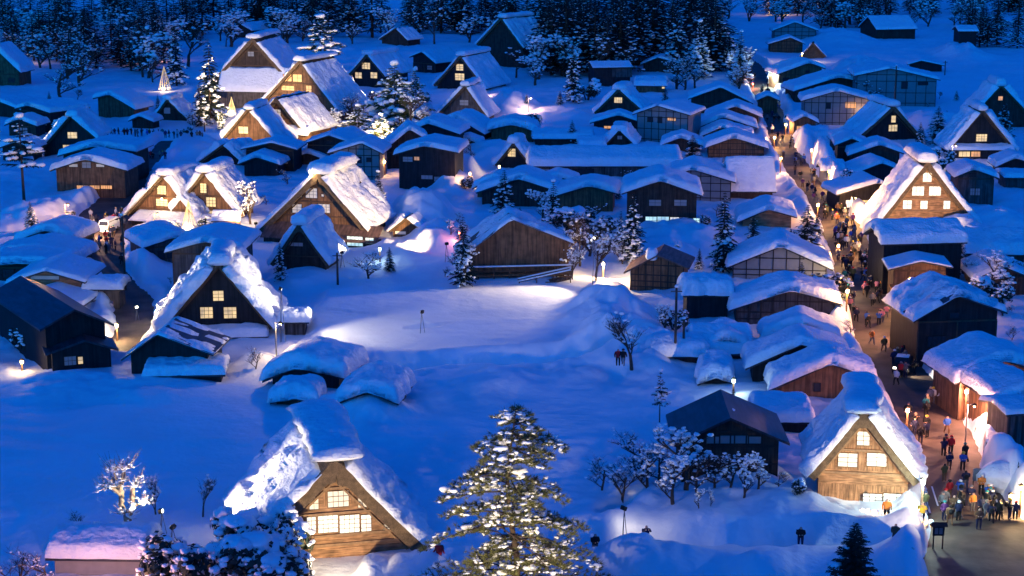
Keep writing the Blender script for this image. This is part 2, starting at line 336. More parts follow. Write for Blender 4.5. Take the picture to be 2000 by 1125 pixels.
def road_strip(name, P, label, z=0.0):
    mb = MB(); pts = []
    for i in range(len(P) - 1):
        n = max(2, int(math.hypot(P[i + 1][0] - P[i][0], P[i + 1][1] - P[i][1]) / 2))
        for k in range(n):
            t = k / n; pts.append([P[i][j] * (1 - t) + P[i + 1][j] * t for j in range(3)])
    pts.append(P[-1]); pts = np.array(pts); V = []; nv = 9
    for i in range(len(pts)):
        d = pts[min(i + 1, len(pts) - 1), :2] - pts[max(i - 1, 0), :2]; d /= np.linalg.norm(d); n = np.array([d[1], -d[0]])
        for s in np.linspace(-1, 1, nv):
            q = pts[i, :2] + n * s * (pts[i, 2] + .9); V.append((q[0], q[1], z))
    V = np.array(V); V[:, 2] += .05 * fbm(V[:, 0] / 1.6, V[:, 1] / 1.6, 3, 2)
    mb.add(V, [(i * nv + k, i * nv + k + 1, (i + 1) * nv + k + 1, (i + 1) * nv + k) for i in range(len(pts) - 1) for k in range(nv - 1)])
    o = mb.build(name, 'road', smooth=True); tag(o, label, kind='structure'); return o
road_strip('street', STREET, 'trodden slushy village street lined with snow banks')
road_strip('village_square', SQUARE, 'trodden lane and square on the far side of the village', .0)
# painted edge lines of the street, partly showing through the slush
def line_mark(pts, w=.14):
    mb = MB(); P = [at(x, y, .09) for x, y in pts]
    for p, q in zip(P[:-1], P[1:]):
        d = (q - p)[:2]; d /= np.linalg.norm(d); n = np.array([d[1], -d[0], 0]) * w / 2
        k = 8
        for i in range(k):
            a = p + (q - p) * i / k; b = p + (q - p) * (i + 1) / k
            mb.add([a - n, a + n, b + n, b - n], [(0, 1, 2, 3)])
    o = mb.build('road_marking', 'paint_white'); tag(o, kind='structure')
line_mark([(1832, 988), (1820, 950)]); line_mark([(1958, 1005), (1935, 950)]); line_mark([(1817, 1002), (1808, 972)])

# ------------------------------------------------------------------ snow shapes
def dens(n, e=.16):
    """0..1, tighter at both ends"""
    t = np.linspace(0, 1, n); return np.clip(.5 - .5 * np.cos(t * math.pi), 0, 1) * .62 + t * .38
def quarter(e, r): return np.sqrt(np.clip(1 - (1 - np.clip(e / r, 0, 1)) ** 2, 0, 1))
def pillow(mb, B, T, seed, vertical=True, r=.42, nvar=.18, normal=None, patch=0, bulge=.13, mi=0, ns=1.0):
    """B: grid (nu, nd, 3) of the surface snow lies on; closes top and underside"""
    nu, nd, _ = B.shape
    du = np.linalg.norm(np.diff(B, axis=0), axis=2); cu = np.concatenate([np.zeros((1, nd)), np.cumsum(du, 0)], 0)
    dd = np.linalg.norm(np.diff(B, axis=1), axis=2); cd = np.concatenate([np.zeros((nu, 1)), np.cumsum(dd, 1)], 1)
    eu = np.minimum(cu, cu[-1:] - cu); ed = np.minimum(cd, cd[:, -1:] - cd)
    R = max(T * r, .12)
    n1 = fbm(cu / 2.4 * ns + seed * 7.3, cd / 2.4 * ns + seed * 3.1, seed, 3)
    th = T * (1 + nvar * n1 + .16 * fbm(cu / .7 + seed, cd / .7 + seed, seed + 5, 2)) * quarter(eu, R) * quarter(ed, R)
    if normal is not None: th = th * (1 + .55 * fbm(cu / 4.5 + seed * 2.7, cd / .75 + seed * 5.1, seed + 6, 3))
    if patch:
        n2 = fbm(cu / 2.2 + seed * 1.7, cd / .7 + seed * 9.1, seed + 3, 3)
        th = th * sstep(-.62 + patch, -.30 + patch, n2) - .05 * (1 - sstep(-.62 + patch, -.30 + patch, n2))
    N = normal if normal is not None else np.array([0, 0, 1.0])
    top = B + N * th[..., None]
    # bulge outward over the edges
    c = B.mean((0, 1)); dirv = B - c; dirv[..., 2] = 0; ln = np.linalg.norm(dirv, axis=2, keepdims=True) + 1e-6
    k = np.exp(-(np.minimum(eu, ed) / (R * .8)) ** 2) * bulge * T
    jag = 1 + 1.6 * fbm(cu / .9 + seed, cd / .9 - seed, seed + 8, 2)
    top = top + dirv / ln * (k * jag)[..., None]
    bot = B - N * .03 + dirv / ln * (k * jag * .9)[..., None]
    V = np.concatenate([top.reshape(-1, 3), bot.reshape(-1, 3)]); o = nu * nd; f = []
    for i in range(nu - 1):
        for j in range(nd - 1):
            a, b, c2, d = i * nd + j, (i + 1) * nd + j, (i + 1) * nd + j + 1, i * nd + j + 1
            f.append((a, b, c2, d)); f.append((o + d, o + c2, o + b, o + a))
    for i in range(nu - 1):
        f.append((i * nd, o + i * nd, o + (i + 1) * nd, (i + 1) * nd)); e = nd - 1
        f.append((i * nd + e, (i + 1) * nd + e, o + (i + 1) * nd + e, o + i * nd + e))
    for j in range(nd - 1):
        f.append((j, j + 1, o + j + 1, o + j)); e = (nu - 1) * nd
        f.append((e + j, o + e + j, o + e + j + 1, e + j + 1))
    mb.add(V, f, mi); return mb
def snow_log(mb, p, q, w, t, seed, n=18, m=14, flat=.45, mi=0):
    """long snow pillow lying along p-q (ridge cap)"""
    p = np.array(p, float); q = np.array(q, float); d = q - p; L = np.linalg.norm(d); d /= L
    s = np.cross(d, [0, 0, 1.0]); s /= np.linalg.norm(s); ts = (dens(n) * L)[:, None]; th = (2 * math.pi * np.arange(m) / m)[None, :]
    k = np.maximum(.12, quarter(np.minimum(ts, L - ts), t * .55)); cx = np.sign(np.cos(th)) * np.abs(np.cos(th)) ** .75; cz = np.sign(np.sin(th)) * np.abs(np.sin(th)) ** .8
    g = 1 + .24 * fbm(ts / 1.7 + seed, np.where(th < math.pi, th, 2 * math.pi - th) * 1.2 + seed * 2.3, seed, 2)
    sw = .12 * w * fbm(ts / 3 + seed * 3.3, ts * 0 + seed, seed + 2, 2)
    lat = w / 2 * cx * g * (.75 + .25 * k) + sw; ver = np.where(cz > 0, t * cz * g, t * flat * cz) * k
    V = (p + d * ts[..., None] + s * lat[..., None] + np.array([0, 0, 1.0]) * ver[..., None]).reshape(-1, 3)
    f = [(i * m + k, i * m + (k + 1) % m, (i + 1) * m + (k + 1) % m, (i + 1) * m + k) for i in range(n - 1) for k in range(m)]
    f += [tuple(range(m))[::-1], tuple(range((n - 1) * m, n * m))]
    mb.add(V, f, mi); return mb
# ------------------------------------------------------------------ houses
_seed = [100]
def nseed(): _seed[0] += 1; return _seed[0]
def mbox(mb, mp, u0, u1, o0, o1, h0, h1, mi=0):
    v = [mp(u, o, h) for h in (h0, h1) for o in (o0, o1) for u in (u0, u1)]
    return mb.add(v, [(0, 2, 3, 1), (4, 5, 7, 6), (0, 1, 5, 4), (2, 6, 7, 3), (0, 4, 6, 2), (1, 3, 7, 5)], mi)
def window(root, mp, u0, h0, u1, h1, m, nx, ny, k, fm='trim'):
    b = max(.045, .55 / k)
    w = mbox(MB(), mp, u0, u1, -.05, .04, h0, h1).build('window', m, root)
    fr = MB(); mbox(fr, mp, u0 - b, u1 + b, -.05, .10, h0 - b, h0); mbox(fr, mp, u0 - b, u1 + b, -.05, .10, h1, h1 + b)
    mbox(fr, mp, u0 - b, u0, -.05, .098, h0, h1); mbox(fr, mp, u1, u1 + b, -.05, .098, h0, h1); fr.build('frame', fm, w)
    t = max(.035, .42 / k)
    for i in range(1, nx): mbox(MB(), mp, u0 + (u1 - u0) * i / nx - t / 2, u0 + (u1 - u0) * i / nx + t / 2, .038, .075, h0 + .002, h1 - .002).build('glazing_bar', fm, w)
    for i in range(1, ny): mbox(MB(), mp, u0 + .002, u1 - .002, .036, .068, h0 + (h1 - h0) * i / ny - t / 2, h0 + (h1 - h0) * i / ny + t / 2).build('glazing_bar', fm, w)
    return w
def roof_h(u, P):
    (ul, hl), (ua, ha), (ur, hr) = P
    return np.where(u < ua, hl + (ha - hl) * (u - ul) / (ua - ul), hr + (ha - hr) * (ur - u) / (ur - ua))
def shell(root, P, d0, d1, inset, drop, bottom, m, name='wall'):
    """walls under the roof line P between d0 and d1"""
    (ul, hl), (ua, ha), (ur, hr) = P
    a, b = ul + inset, ur - inset
    ha2 = ha - drop; Lh = float(roof_h(np.array(a), P)) - drop; Rh = float(roof_h(np.array(b), P)) - drop
    sec = [(a, bottom), (b, bottom), (b, Rh), (ua, ha2), (a, Lh)]
    v = [(u, d0, h) for u, h in sec] + [(u, d1, h) for u, h in sec]
    mb = MB().add(v, [(0, 1, 2, 3, 4), (9, 8, 7, 6, 5)] + [(i, i + 5, (i + 1) % 5 + 5, (i + 1) % 5) for i in range(5)])
    mb.build(name, m, root); return a, b
def slab_roof(root, P, d0, d1, th, m):
    (ul, hl), (ua, ha), (ur, hr) = P
    sec = [(ul, hl), (ua, ha), (ur, hr), (ur, hr - th), (ua, ha - th), (ul, hl - th)]
    v = [(u, d0, h) for u, h in sec] + [(u, d1, h) for u, h in sec]
    f = [(0, 1, 4, 5), (1, 2, 3, 4), (11, 10, 7, 6), (10, 9, 8, 7)] + [(i, i + 6, (i + 1) % 6 + 6, (i + 1) % 6) for i in range(6)]
    return MB().add(v, f).build('roof', m, root)
def roof_snow(roof, P, d0, d1, T, seed, nu=30, nd=22, patch=0):
    (ul, hl), (ua, ha), (ur, hr) = P
    k1 = (ua - ul) / (ur - ul); n1 = max(8, int(nu * k1)); n2 = max(8, nu - n1)
    us = ul + (ur - ul) * dens(nu)
    l1 = hl + (ha - hl) * (us - ul) / (ua - ul); l2 = hr + (ha - hr) * (ur - us) / (ur - ua)
    c = T * .45; hs = (l1 + l2 - np.sqrt((l1 - l2) ** 2 + c * c)) / 2
    hs = np.maximum(hs, np.minimum(l1, l2) - T * .5)
    ds = d0 + (d1 - d0) * dens(nd)
    B = np.zeros((nu, nd, 3)); B[..., 0] = us[:, None]; B[..., 1] = ds[None, :]; B[..., 2] = np.minimum(l1, l2)[:, None] + .01
    mb = MB(); adj = (hs - np.minimum(l1, l2))
    # sag of the pillow towards eaves and rounded crest
    Bs = B.copy()
    pillow(mb, B, T, seed, patch=patch)
    V = mb.v[0]; n = nu * nd; top = V[:n].reshape(nu, nd, 3)
    e = quarter(np.minimum(us - ul, ur - us), T * .45)
    top[..., 2] += (adj * e)[:, None] * .85
    V[:n] = top.reshape(-1, 3)
    return mb.build('roof_snow', 'snow', roof, smooth=True)
def timbers(root, P, mp, a, b, h_bot, rails, posts, drop, m='trim', t=.16):
    for x in posts:
        u = a + (b - a) * x; h = float(roof_h(np.array(u), P)) - drop - .1
        if h > h_bot + .3: mbox(MB(), mp, u - t / 2, u + t / 2, -.02, .05, h_bot, h).build('timber_post', m, root)
    for h in rails:
        # clip the rail to the roof line
        aa, bb = a, b
        for s in np.linspace(0, 1, 60):
            u = a + (b - a) * s
            if float(roof_h(np.array(u), P)) - drop > h + t: aa = u; break
        for s in np.linspace(1, 0, 60):
            u = a + (b - a) * s
            if float(roof_h(np.array(u), P)) - drop > h + t: bb = u; break
        if bb - aa > .5: mbox(MB(), mp, aa, bb, -.02, .065, h - t / 2, h + t / 2).build('timber_rail', m, root)
def body(root, P, d0, d1, T, wall, roofm, over, dw, f, k, mp, patch=0, frame=None, bottom=-2.0, snowpatch=True, nu=26, nd=20):
    th = .22
    r = slab_roof(root, P, d0, d1, th, roofm)
    a, b = shell(root, P, d0 + dw, d1 - dw, over, th + .002, bottom, wall)
    if T > 0: roof_snow(r, P, d0 - .05, d1 + .05, T, nseed(), nu, nd, patch)
    return r, a, b
def low(label, by, apex, left, right, yaw=0, length=9, T=.9, wall='wood_dark', wins=(), roofm='metal_roof', frame=0, name='village_house', cat='house', group=None, z0=.8, over=None, dw=.8, patch=0, bx=None):
    O = at(bx if bx is not None else (left[0] + right[0]) / 2, by, z0); f = Fr(O, math.radians(yaw)); k = ppm(O)
    P = [f.hit(*left), f.hit(*apex), f.hit(*right)]
    if T > 1.0 and P[1][1] < 2: pass
    over = over if over is not None else min(.8, (P[2][0] - P[0][0]) * .1)
    root = thing(name, label, cat, O, -f.a, group)
    mp = lambda u, o, h: (u, dw - o, h)
    r, a, b = body(root, P, 0, length, T, wall, roofm, over, dw, f, k, mp, patch)
    for w in wins:
        x0, y0, x1, y1, m = w[:5]; nx, ny = (w[5:7] if len(w) > 6 else (2, 2))
        u0, h1 = f.hit(x0, y0, dw); u1, h0 = f.hit(x1, y1, dw); window(root, mp, u0, h0, u1, h1, m, nx, ny, k)
    eh = min(P[0][1], P[2][1]) - .3
    if not wins and not frame and eh > 1.9 and k > 7:
        wd = b - a; n = max(1, int(wd / 3.6))
        for i in range(n):
            uc = a + wd * (i + .5) / n; ww = rng.uniform(.7, 1.2); h0 = max(.5, eh * .35); window(root, mp, uc - ww, h0, uc + ww, min(h0 + 1.1, eh - .15), rng.choice(['window_dark', 'window_dim', 'window_dark']), 4, 2, k)
        mbox(MB(), mp, a, b, -.02, .09, eh - .1, eh + .1).build('beam', 'beam', root)
        if P[1][1] - eh > 1.6: window(root, mp, P[1][0] - .5, eh + .35, P[1][0] + .5, eh + .95, 'window_dark', 3, 1, k)
        for x in (0.004, .5, .996): u = a + wd * x; mbox(MB(), mp, u - .08, u + .08, -.02, .07, -.8, eh - .1).build('corner_post', 'beam', root)
    if frame:
        eh = min(P[0][1], P[2][1]) - .3
        n = frame
        timbers(root, P, mp, a, b, -.5, [eh * .12, eh * .52, eh * .97, eh + (P[1][1] - eh) * .45], [i / n for i in range(n + 1)], .25, 'trim', max(.13, 1.0 / k))
    return root, f, P, k
def side(label, by, left, right, ridge_y, run=4.0, yaw=0, T=.9, wall='wood_dark', wins=(), roofm='metal_roof', name='village_house', cat='house', group=None, z0=.8, over=.6, posts=0, patch=0, back=1.0):
    """ridge runs across the picture: the long eave faces us"""
    mid = (left[0] + right[0]) / 2; O = at(mid, by, z0); a = math.radians(yaw); f = Fr(O, a); k = ppm(O)
    u0, h0 = f.hit(*left); u1, h1 = f.hit(*right); eave = (h0 + h1) / 2
    hr = f.hit(mid, ridge_y, run)[1] - T * .9; hr = max(hr, eave + .5)
    O2 = f.world(u0, run, 0); f2 = Fr(O2, a + math.pi / 2)
    P = [(-run * back, eave + (hr - eave) * (1 - back)), (0, hr), (run, eave)]
    root = thing(name, label, cat, O2, -f2.a, group)
    mp = lambda u, o, h: (run - over + o, u - u0, h)
    body(root, P, 0, u1 - u0, T, wall, roofm, over, .5, f2, k, mp, patch, nu=26, nd=30)
    for w in wins:
        x0, y0, x1, y1, m = w[:5]; nx, ny = (w[5:7] if len(w) > 6 else (2, 2))
        a0, b1 = f.hit(x0, y0, over); a1, b0 = f.hit(x1, y1, over); window(root, mp, a0, b0, a1, b1, m, nx, ny, k)
    for i in range(posts):
        u = u0 + .7 + (u1 - u0 - 1.4) * i / max(1, posts - 1); mbox(MB(), mp, u - .1, u + .1, -.02, .06, -.8, eave - .2).build('post', 'trim', root)
    return root, f, P, k
def gassho(label, by, apex, left, right, yaw=0, length=12, T=.45, cap=(2.6, .9), wins=(), beams=(), wall='wood_dark', patch=.12, name='thatched_house', group=None, z0=.8, tt=.75, bx=None, dw=.9, planks=None, porches=(), beam_m='beam', fm='trim', inset=.5, capshift=0, s0=(.10, .10)):
    O = at(bx if bx is not None else (left[0] + right[0]) / 2, by, z0); f = Fr(O, math.radians(yaw)); k = ppm(O)
    P = [f.hit(*left), f.hit(*apex), f.hit(*right)]; (ul, hl), (ua, ha), (ur, hr) = P
    tt = min(tt, (ur - ul) * .075)
    root = thing(name, label, 'house', O, -f.a, group); sd = nseed()
    # thatch: thick two-slope roof with ragged surface
    n, m = 11, 16
    def slope(e):
        dx, dy = e[0] - ua, e[1] - ha; L = math.hypot(dx, dy); dx /= L; dy /= L
        nn = (-dy, dx) if dx < 0 else (dy, -dx); return dx, dy, L, nn
    out, inn = [], []
    for e, ts in ((P[0], np.linspace(1, 0, n)), (P[2], np.linspace(0, 1, n)[1:])):
        dx, dy, L, nn = slope(e); vo = tt / max(.3, abs(dx))
        for t in ts:
            q = (ua + dx * L * t, ha + dy * L * t)
            sag = .25 * math.sin(math.pi * t) * tt
            out.append((q[0] + nn[0] * sag * .5, q[1] + nn[1] * sag * .5 - (.35 * tt if t == 0 else 0)))
            if t == 0: inn.append((ua, ha - vo))
            else: inn.append((q[0] + nn[0] * tt, max(q[1] + nn[1] * tt, -5)) if t > .12 else (q[0] + nn[0] * tt * .9, ha - vo + (dy * L * t) * .8))
    out = np.array(out); inn = np.array(inn); N = len(out); ds = np.linspace(0, length, m); V = []
    for d in ds:
        jit = .10 * fbm(out[:, 0] * 1.5 + sd, out[:, 1] * 1.5 + d * .9, sd, 2)
        V += [(u + j, d + (.12 * float(vn(np.array(u * 2.), np.array(h * 2.), sd)) if d == 0 else 0), h + j) for (u, h), j in zip(out, jit)]
        V += [(u, d + (.05 if d == 0 else 0), h) for u, h in inn]
    fc = []
    for j in range(m - 1):
        a0, b0 = j * 2 * N, (j + 1) * 2 * N
        for i in range(N - 1):
            fc.append((a0 + i, b0 + i, b0 + i + 1, a0 + i + 1)); fc.append((a0 + N + i, a0 + N + i + 1, b0 + N + i + 1, b0 + N + i))
        fc.append((a0, a0 + N, b0 + N, b0)); fc.append((a0 + N - 1, b0 + N - 1, b0 + 2 * N - 1, a0 + 2 * N - 1))
    for a0, s in ((0, 1), ((m - 1) * 2 * N, -1)):
        for i in range(N - 1):
            q = (a0 + i, a0 + i + 1, a0 + N + i + 1, a0 + N + i); fc.append(q if s > 0 else q[::-1])
    roof = MB().add(V, fc).build('thatch_roof', 'thatch', root)
    # walls
    drop = tt * 1.25
    a, b = shell(root, P, dw, length - dw, max(inset, tt * 1.3), drop, -2.5, wall)
    mp = lambda u, o, h: (u, dw - o, h)
    # snow on both slopes
    if T > 0:
        for e, s0_ in ((P[0], s0[0]), (P[2], s0[1])):
            dx, dy, L, nn = slope(e)
            nu, nd = 34, 34
            ts = (s0_ + (1.03 - s0_) * dens(nu)) * L; fo = .12 if T < .85 else .45; dd = -fo + (length + fo + .12) * dens(nd)
            B = np.zeros((nu, nd, 3)); sg = .125 * np.sin(np.clip(ts / L, 0, 1) * math.pi) * tt
            B[..., 0] = (ua + dx * ts + nn[0] * sg)[:, None]; B[..., 2] = (ha + dy * ts + nn[1] * sg)[:, None] + .02
            wob = .22 * fbm(ts[:, None] / 1.3 + sd, dd[None, :] / 50 + sd, sd + 4, 2)
            B[..., 1] = dd[None, :] + wob * np.array([1 if q < nd / 2 else 0 for q in range(nd)])[None, :]
            pillow(mbs := MB(), B, T, nseed(), normal=np.array([-nn[0], 0, -nn[1]]), patch=patch, nvar=.5, bulge=.12, ns=1.4)
            mbs.build('roof_snow', 'snow', roof, smooth=True)
    if cap:
        w, t = cap
        snow_log(MB(), (ua, -.25, ha - .12 + t * .08), (ua + capshift, length + .2, ha - .12 + t * .08), w, t, nseed()).build('ridge_snow', 'snow', roof, smooth=True)
    # bargeboards along the gable
    for e in (P[0], P[2]):
        dx, dy, L, nn = slope(e)
        p = np.array([ua + nn[0] * tt * 1.22, dw - .12, ha + nn[1] * tt * 1.22 - tt * .35]); q = np.array([ua + dx * L * .97 + nn[0] * tt * 1.22, dw - .12, ha + dy * L * .97 + nn[1] * tt * 1.22])
        MB().bar(p, q, .12, max(.16, 1.2 / k)).build('bargeboard', beam_m, root)
    Pi = [(ul, hl - drop), (ua, ha - drop), (ur, hr - drop)]
    for y in beams:
        h = f.hit(apex[0], y, dw)[1]; t = max(.18, 1.8 / k)
        lo = max(a, ul + (ua - ul) * (h - Pi[0][1]) / (Pi[1][1] - Pi[0][1])); hi = min(b, ur - (ur - ua) * (h - Pi[2][1]) / (Pi[1][1] - Pi[2][1]))
        if hi - lo > .6: mbox(MB(), mp, lo + .1, hi - .1, -.02, .17, h - t / 2, h + t / 2).build('beam', beam_m, root)
    rects = []
    for w in wins:
        x0, y0, x1, y1, m_ = w[:5]; nx, ny = (w[5:7] if len(w) > 6 else (2, 2))
        u0, h1 = f.hit(x0, y0, dw); u1, h0 = f.hit(x1, y1, dw); rects.append((u0, h0, u1, h1))
        window(root, mp, u0, h0, u1, h1, m_, nx, ny, k, fm)
    if planks:
        for (hb, ht, pw, vert, pm) in planks:
            if vert:
                u = a + .02
                while u < b - pw:
                    uc = u + pw / 2; top = min(ht, float(roof_h(np.array(uc), P)) - drop - pw * .8)
                    segs = [(hb, top)]
                    for r in rects:
                        if r[0] - .06 < u + pw and r[2] + .06 > u:
                            segs = [x for s0, s1 in segs for x in ((s0, min(s1, r[1] - .08)), (max(s0, r[3] + .08), s1)) if x[1] - x[0] > .12]
                    for s0, s1 in segs:
                        if s1 - s0 > .12: mbox(MB(), mp, u, u + pw * .93, -.02, .03 + rng.uniform(0, .025), s0, s1).build('plank', pm, root)
                    u += pw
            else:
                h = hb
                while h < ht - pw * .5:
                    lo = max(a + .02, ul + (ua - ul) * (h + pw - Pi[0][1]) / (Pi[1][1] - Pi[0][1]) + .1); hi = min(b - .02, ur - (ur - ua) * (h + pw - Pi[2][1]) / (Pi[1][1] - Pi[2][1]) - .1)
                    segs = [(lo, hi)]
                    for r in rects:
                        if r[1] - .06 < h + pw and r[3] + .06 > h:
                            segs = [x for s0, s1 in segs for x in ((s0, min(s1, r[0] - .08)), (max(s0, r[2] + .08), s1)) if x[1] - x[0] > .12]
                    for s0, s1 in segs:
                        if s1 - s0 > .12: mbox(MB(), mp, s0, s1, -.02, .03 + rng.uniform(0, .03), h, h + pw * .93).build('plank', pm, root)
                    h += pw
    for p in porches: porch(root, f, k, *p)
    return root, f, P, k
def porch(root, f, k, x0, x1, ytop, yeave, T=.6, depth=2.2, wallm='wood_dark', wins=(), dw=.9, roofm='metal_roof'):
    """lean-to along the gable front"""
    dp = dw - depth
    u0, he = f.hit(x0, yeave, dp); u1, _ = f.hit(x1, yeave, dp); ht = max(f.hit((x0 + x1) / 2, ytop, dw)[1] - T * .4, he + .25)
    v = [(u0, dp, he), (u1, dp, he), (u1, dw, ht), (u0, dw, ht), (u0, dp, he - .14), (u1, dp, he - .14), (u1, dw, ht - .14), (u0, dw, ht - .14)]
    r = MB().add(v, [(0, 1, 2, 3), (7, 6, 5, 4), (0, 4, 5, 1), (1, 5, 6, 2), (3, 2, 6, 7), (0, 3, 7, 4)]).build('porch_roof', roofm, root)
    if T > 0:
        nu, nd = 26, 10; B = np.zeros((nu, nd, 3)); t = dens(nd); us = u0 + (u1 - u0) * dens(nu)
        B[..., 0] = us[:, None]; B[..., 1] = (dp + depth * t)[None, :]; B[..., 2] = (he + (ht - he) * t)[None, :] + .005
        pillow(mb := MB(), B, T, nseed(), nvar=.35); mb.build('porch_snow', 'snow', r, smooth=True)
    w = MB().box(u0 + .35, dp + .4, -2.5, u1 - .35, dw + .1, he - .1)
    w.build('porch_wall', wallm, root)
    mp = lambda u, o, h: (u, dp + .4 - o, h)
    for q in wins:
        a0, b1 = f.hit(q[0], q[1], dp + .4); a1, b0 = f.hit(q[2], q[3], dp + .4); nx, ny = (q[5:7] if len(q) > 6 else (2, 2))
        window(root, mp, a0, b0, a1, b1, q[4], nx, ny, k)
# ------------------------------------------------------------------ the thatched gassho houses
G = {}
PA, WG, WW, WA, WC, WD, WK = 'paper', 'window_glow', 'window_white', 'window_amber', 'window_cool', 'window_dim', 'window_dark'
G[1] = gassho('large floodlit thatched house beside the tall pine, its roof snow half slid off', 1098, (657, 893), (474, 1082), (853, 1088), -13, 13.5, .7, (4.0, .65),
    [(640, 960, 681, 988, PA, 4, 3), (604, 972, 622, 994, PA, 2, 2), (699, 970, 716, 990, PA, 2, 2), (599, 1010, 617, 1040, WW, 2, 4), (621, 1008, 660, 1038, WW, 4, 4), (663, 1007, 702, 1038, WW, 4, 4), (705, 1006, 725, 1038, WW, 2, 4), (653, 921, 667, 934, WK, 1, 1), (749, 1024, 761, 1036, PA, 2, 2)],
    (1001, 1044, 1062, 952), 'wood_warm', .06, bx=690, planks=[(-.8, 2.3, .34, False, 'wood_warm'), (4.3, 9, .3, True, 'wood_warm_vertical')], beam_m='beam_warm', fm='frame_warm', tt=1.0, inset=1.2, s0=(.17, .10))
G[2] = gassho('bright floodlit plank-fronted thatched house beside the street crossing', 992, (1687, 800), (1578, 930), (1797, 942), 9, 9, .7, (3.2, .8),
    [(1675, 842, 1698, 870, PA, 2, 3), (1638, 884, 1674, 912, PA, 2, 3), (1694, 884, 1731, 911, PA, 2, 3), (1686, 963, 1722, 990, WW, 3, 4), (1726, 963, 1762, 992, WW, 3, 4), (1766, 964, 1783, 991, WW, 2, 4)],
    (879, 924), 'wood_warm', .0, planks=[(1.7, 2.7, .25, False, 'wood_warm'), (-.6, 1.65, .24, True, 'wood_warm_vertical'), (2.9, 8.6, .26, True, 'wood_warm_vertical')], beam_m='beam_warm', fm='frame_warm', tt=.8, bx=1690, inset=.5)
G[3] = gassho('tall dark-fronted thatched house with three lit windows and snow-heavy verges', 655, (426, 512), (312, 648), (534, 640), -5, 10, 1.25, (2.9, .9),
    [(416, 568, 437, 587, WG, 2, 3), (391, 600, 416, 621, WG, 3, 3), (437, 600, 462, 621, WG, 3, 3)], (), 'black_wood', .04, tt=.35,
    porches=[(348, 524, 640, 661, .9, 2.0, 'black_wood'), (376, 538, 668, 690, .7, 4.6, 'wood_brown')])
G[4] = gassho('floodlit thatched house with a thick snow cushion on its ridge and a gable lamp', 472, (620, 334), (506, 448), (716, 448), 15, 12, .7, (4.2, 1.2),
    [(597, 367, 620, 387, PA, 3, 3), (571, 398, 590, 416, PA, 2, 3), (622, 398, 645, 416, PA, 3, 3), (628, 379, 633, 384, PA, 1, 1), (586, 380, 590, 385, PA, 1, 1)], (394, 422, 366), 'wood_brown', .12, tt=.8,
    porches=[(508, 735, 436, 462, .0, 3.0, 'wood_dark', [(678, 461, 709, 481, WC, 4, 3), (714, 464, 730, 476, WC, 2, 2)], .9, 'brown_roof')])
G[5] = gassho('small unlit thatched barn in front of the ridge-cushion house', 540, (583, 434), (527, 516), (642, 516), 10, 8, .7, (2.6, 1.0), [(564, 473, 592, 481, WD, 3, 1)], (500,), 'wood_dark', -.3, tt=.5)
G[6] = gassho('floodlit thatched house of the left pair, lamp above its snowy entrance', 428, (318, 338), (246, 418), (385, 424), 20, 8, 1.0, (3.0, .9),
    [(307, 362, 325, 380, WG, 3, 4), (305, 388, 328, 403, WG, 3, 3)], (384, 408), 'wood_brown', .05, tt=.4, porches=[(250, 402, 412, 430, .25, 3.2, 'wood_dark')])
G[7] = gassho('floodlit thatched house of the left pair standing behind the rope cone', 430, (398, 332), (338, 410), (462, 414), 16, 8, 1.0, (3.0, 1.0),
    [(391, 358, 404, 377, WG, 2, 4), (403, 385, 422, 404, WG, 3, 3), (400, 411, 418, 422, WG, 2, 2)], (382, 408), 'wood_brown', .05, tt=.4)
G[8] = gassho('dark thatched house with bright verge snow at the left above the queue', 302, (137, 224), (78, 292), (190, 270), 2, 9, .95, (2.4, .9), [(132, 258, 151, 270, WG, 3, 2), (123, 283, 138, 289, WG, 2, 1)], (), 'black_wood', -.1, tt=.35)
G[9] = gassho('tiny unlit thatched storehouse above the queue of visitors', 237, (326, 192), (295, 234), (364, 230), 14, 6, .5, (2.4, .8), [(320, 210, 333, 222, WD, 1, 1)], (), 'wood_dark', -.3, tt=.4)
G[10] = gassho('grand temple lodge with huge thatched gable at the village rear, snow-plastered lower roof', 212, (492, 72), (392, 180), (590, 182), 10, 16, .6, (3.2, .8), [(484, 100, 496, 110, WD, 2, 2)], (128, 100), 'wood_dark', .05, tt=.8,
    porches=[(425, 575, 132, 178, .8, 3.2, 'wood_grey')])
G[11] = gassho('big thatched house with amber windows behind the temple lodge conifers', 236, (584, 116), (500, 210), (660, 218), 22, 15, .6, (3.2, .8),
    [(553, 145, 570, 159, WA, 2, 2), (572, 145, 590, 160, WA, 2, 2), (550, 167, 575, 177, WA, 3, 2), (598, 167, 609, 182, WA, 2, 2), (607, 189, 622, 204, WA, 2, 2)], (163, 186), 'wood_brown', .1, tt=.65)
G[12] = gassho('steep thatched house with smooth lit roof snow and papered windows in front of amber house', 276, (538, 188), (503, 236), (596, 258), 26, 12, .7, None, [(530, 213, 549, 225, PA, 3, 2), (530, 237, 549, 246, WD, 3, 2)], (230,), 'wood_brown', -.35, tt=.7,
    porches=[(530, 600, 246, 260, .7, 1.6, 'wood_brown')])
G[13] = gassho('thatched house with white verges next to the dark timber sheds', 292, (484, 210), (436, 268), (548, 284), 12, 9, .9, (2.4, .9), [(466, 247, 485, 261, WG, 2, 2), (468, 270, 486, 278, WA, 2, 1)], (), 'wood_brown', -.1, tt=.4)
G[14] = gassho('thatched house with three yellow windows at the forest edge', 168, (716, 104), (679, 146), (752, 148), 26, 14, .5, (3.4, 1.0), [(707, 122, 723, 135, WG, 3, 3), (694, 141, 707, 153, WG, 2, 2), (724, 141, 737, 153, WG, 2, 2)], (), 'black_wood', -.3, tt=.6)
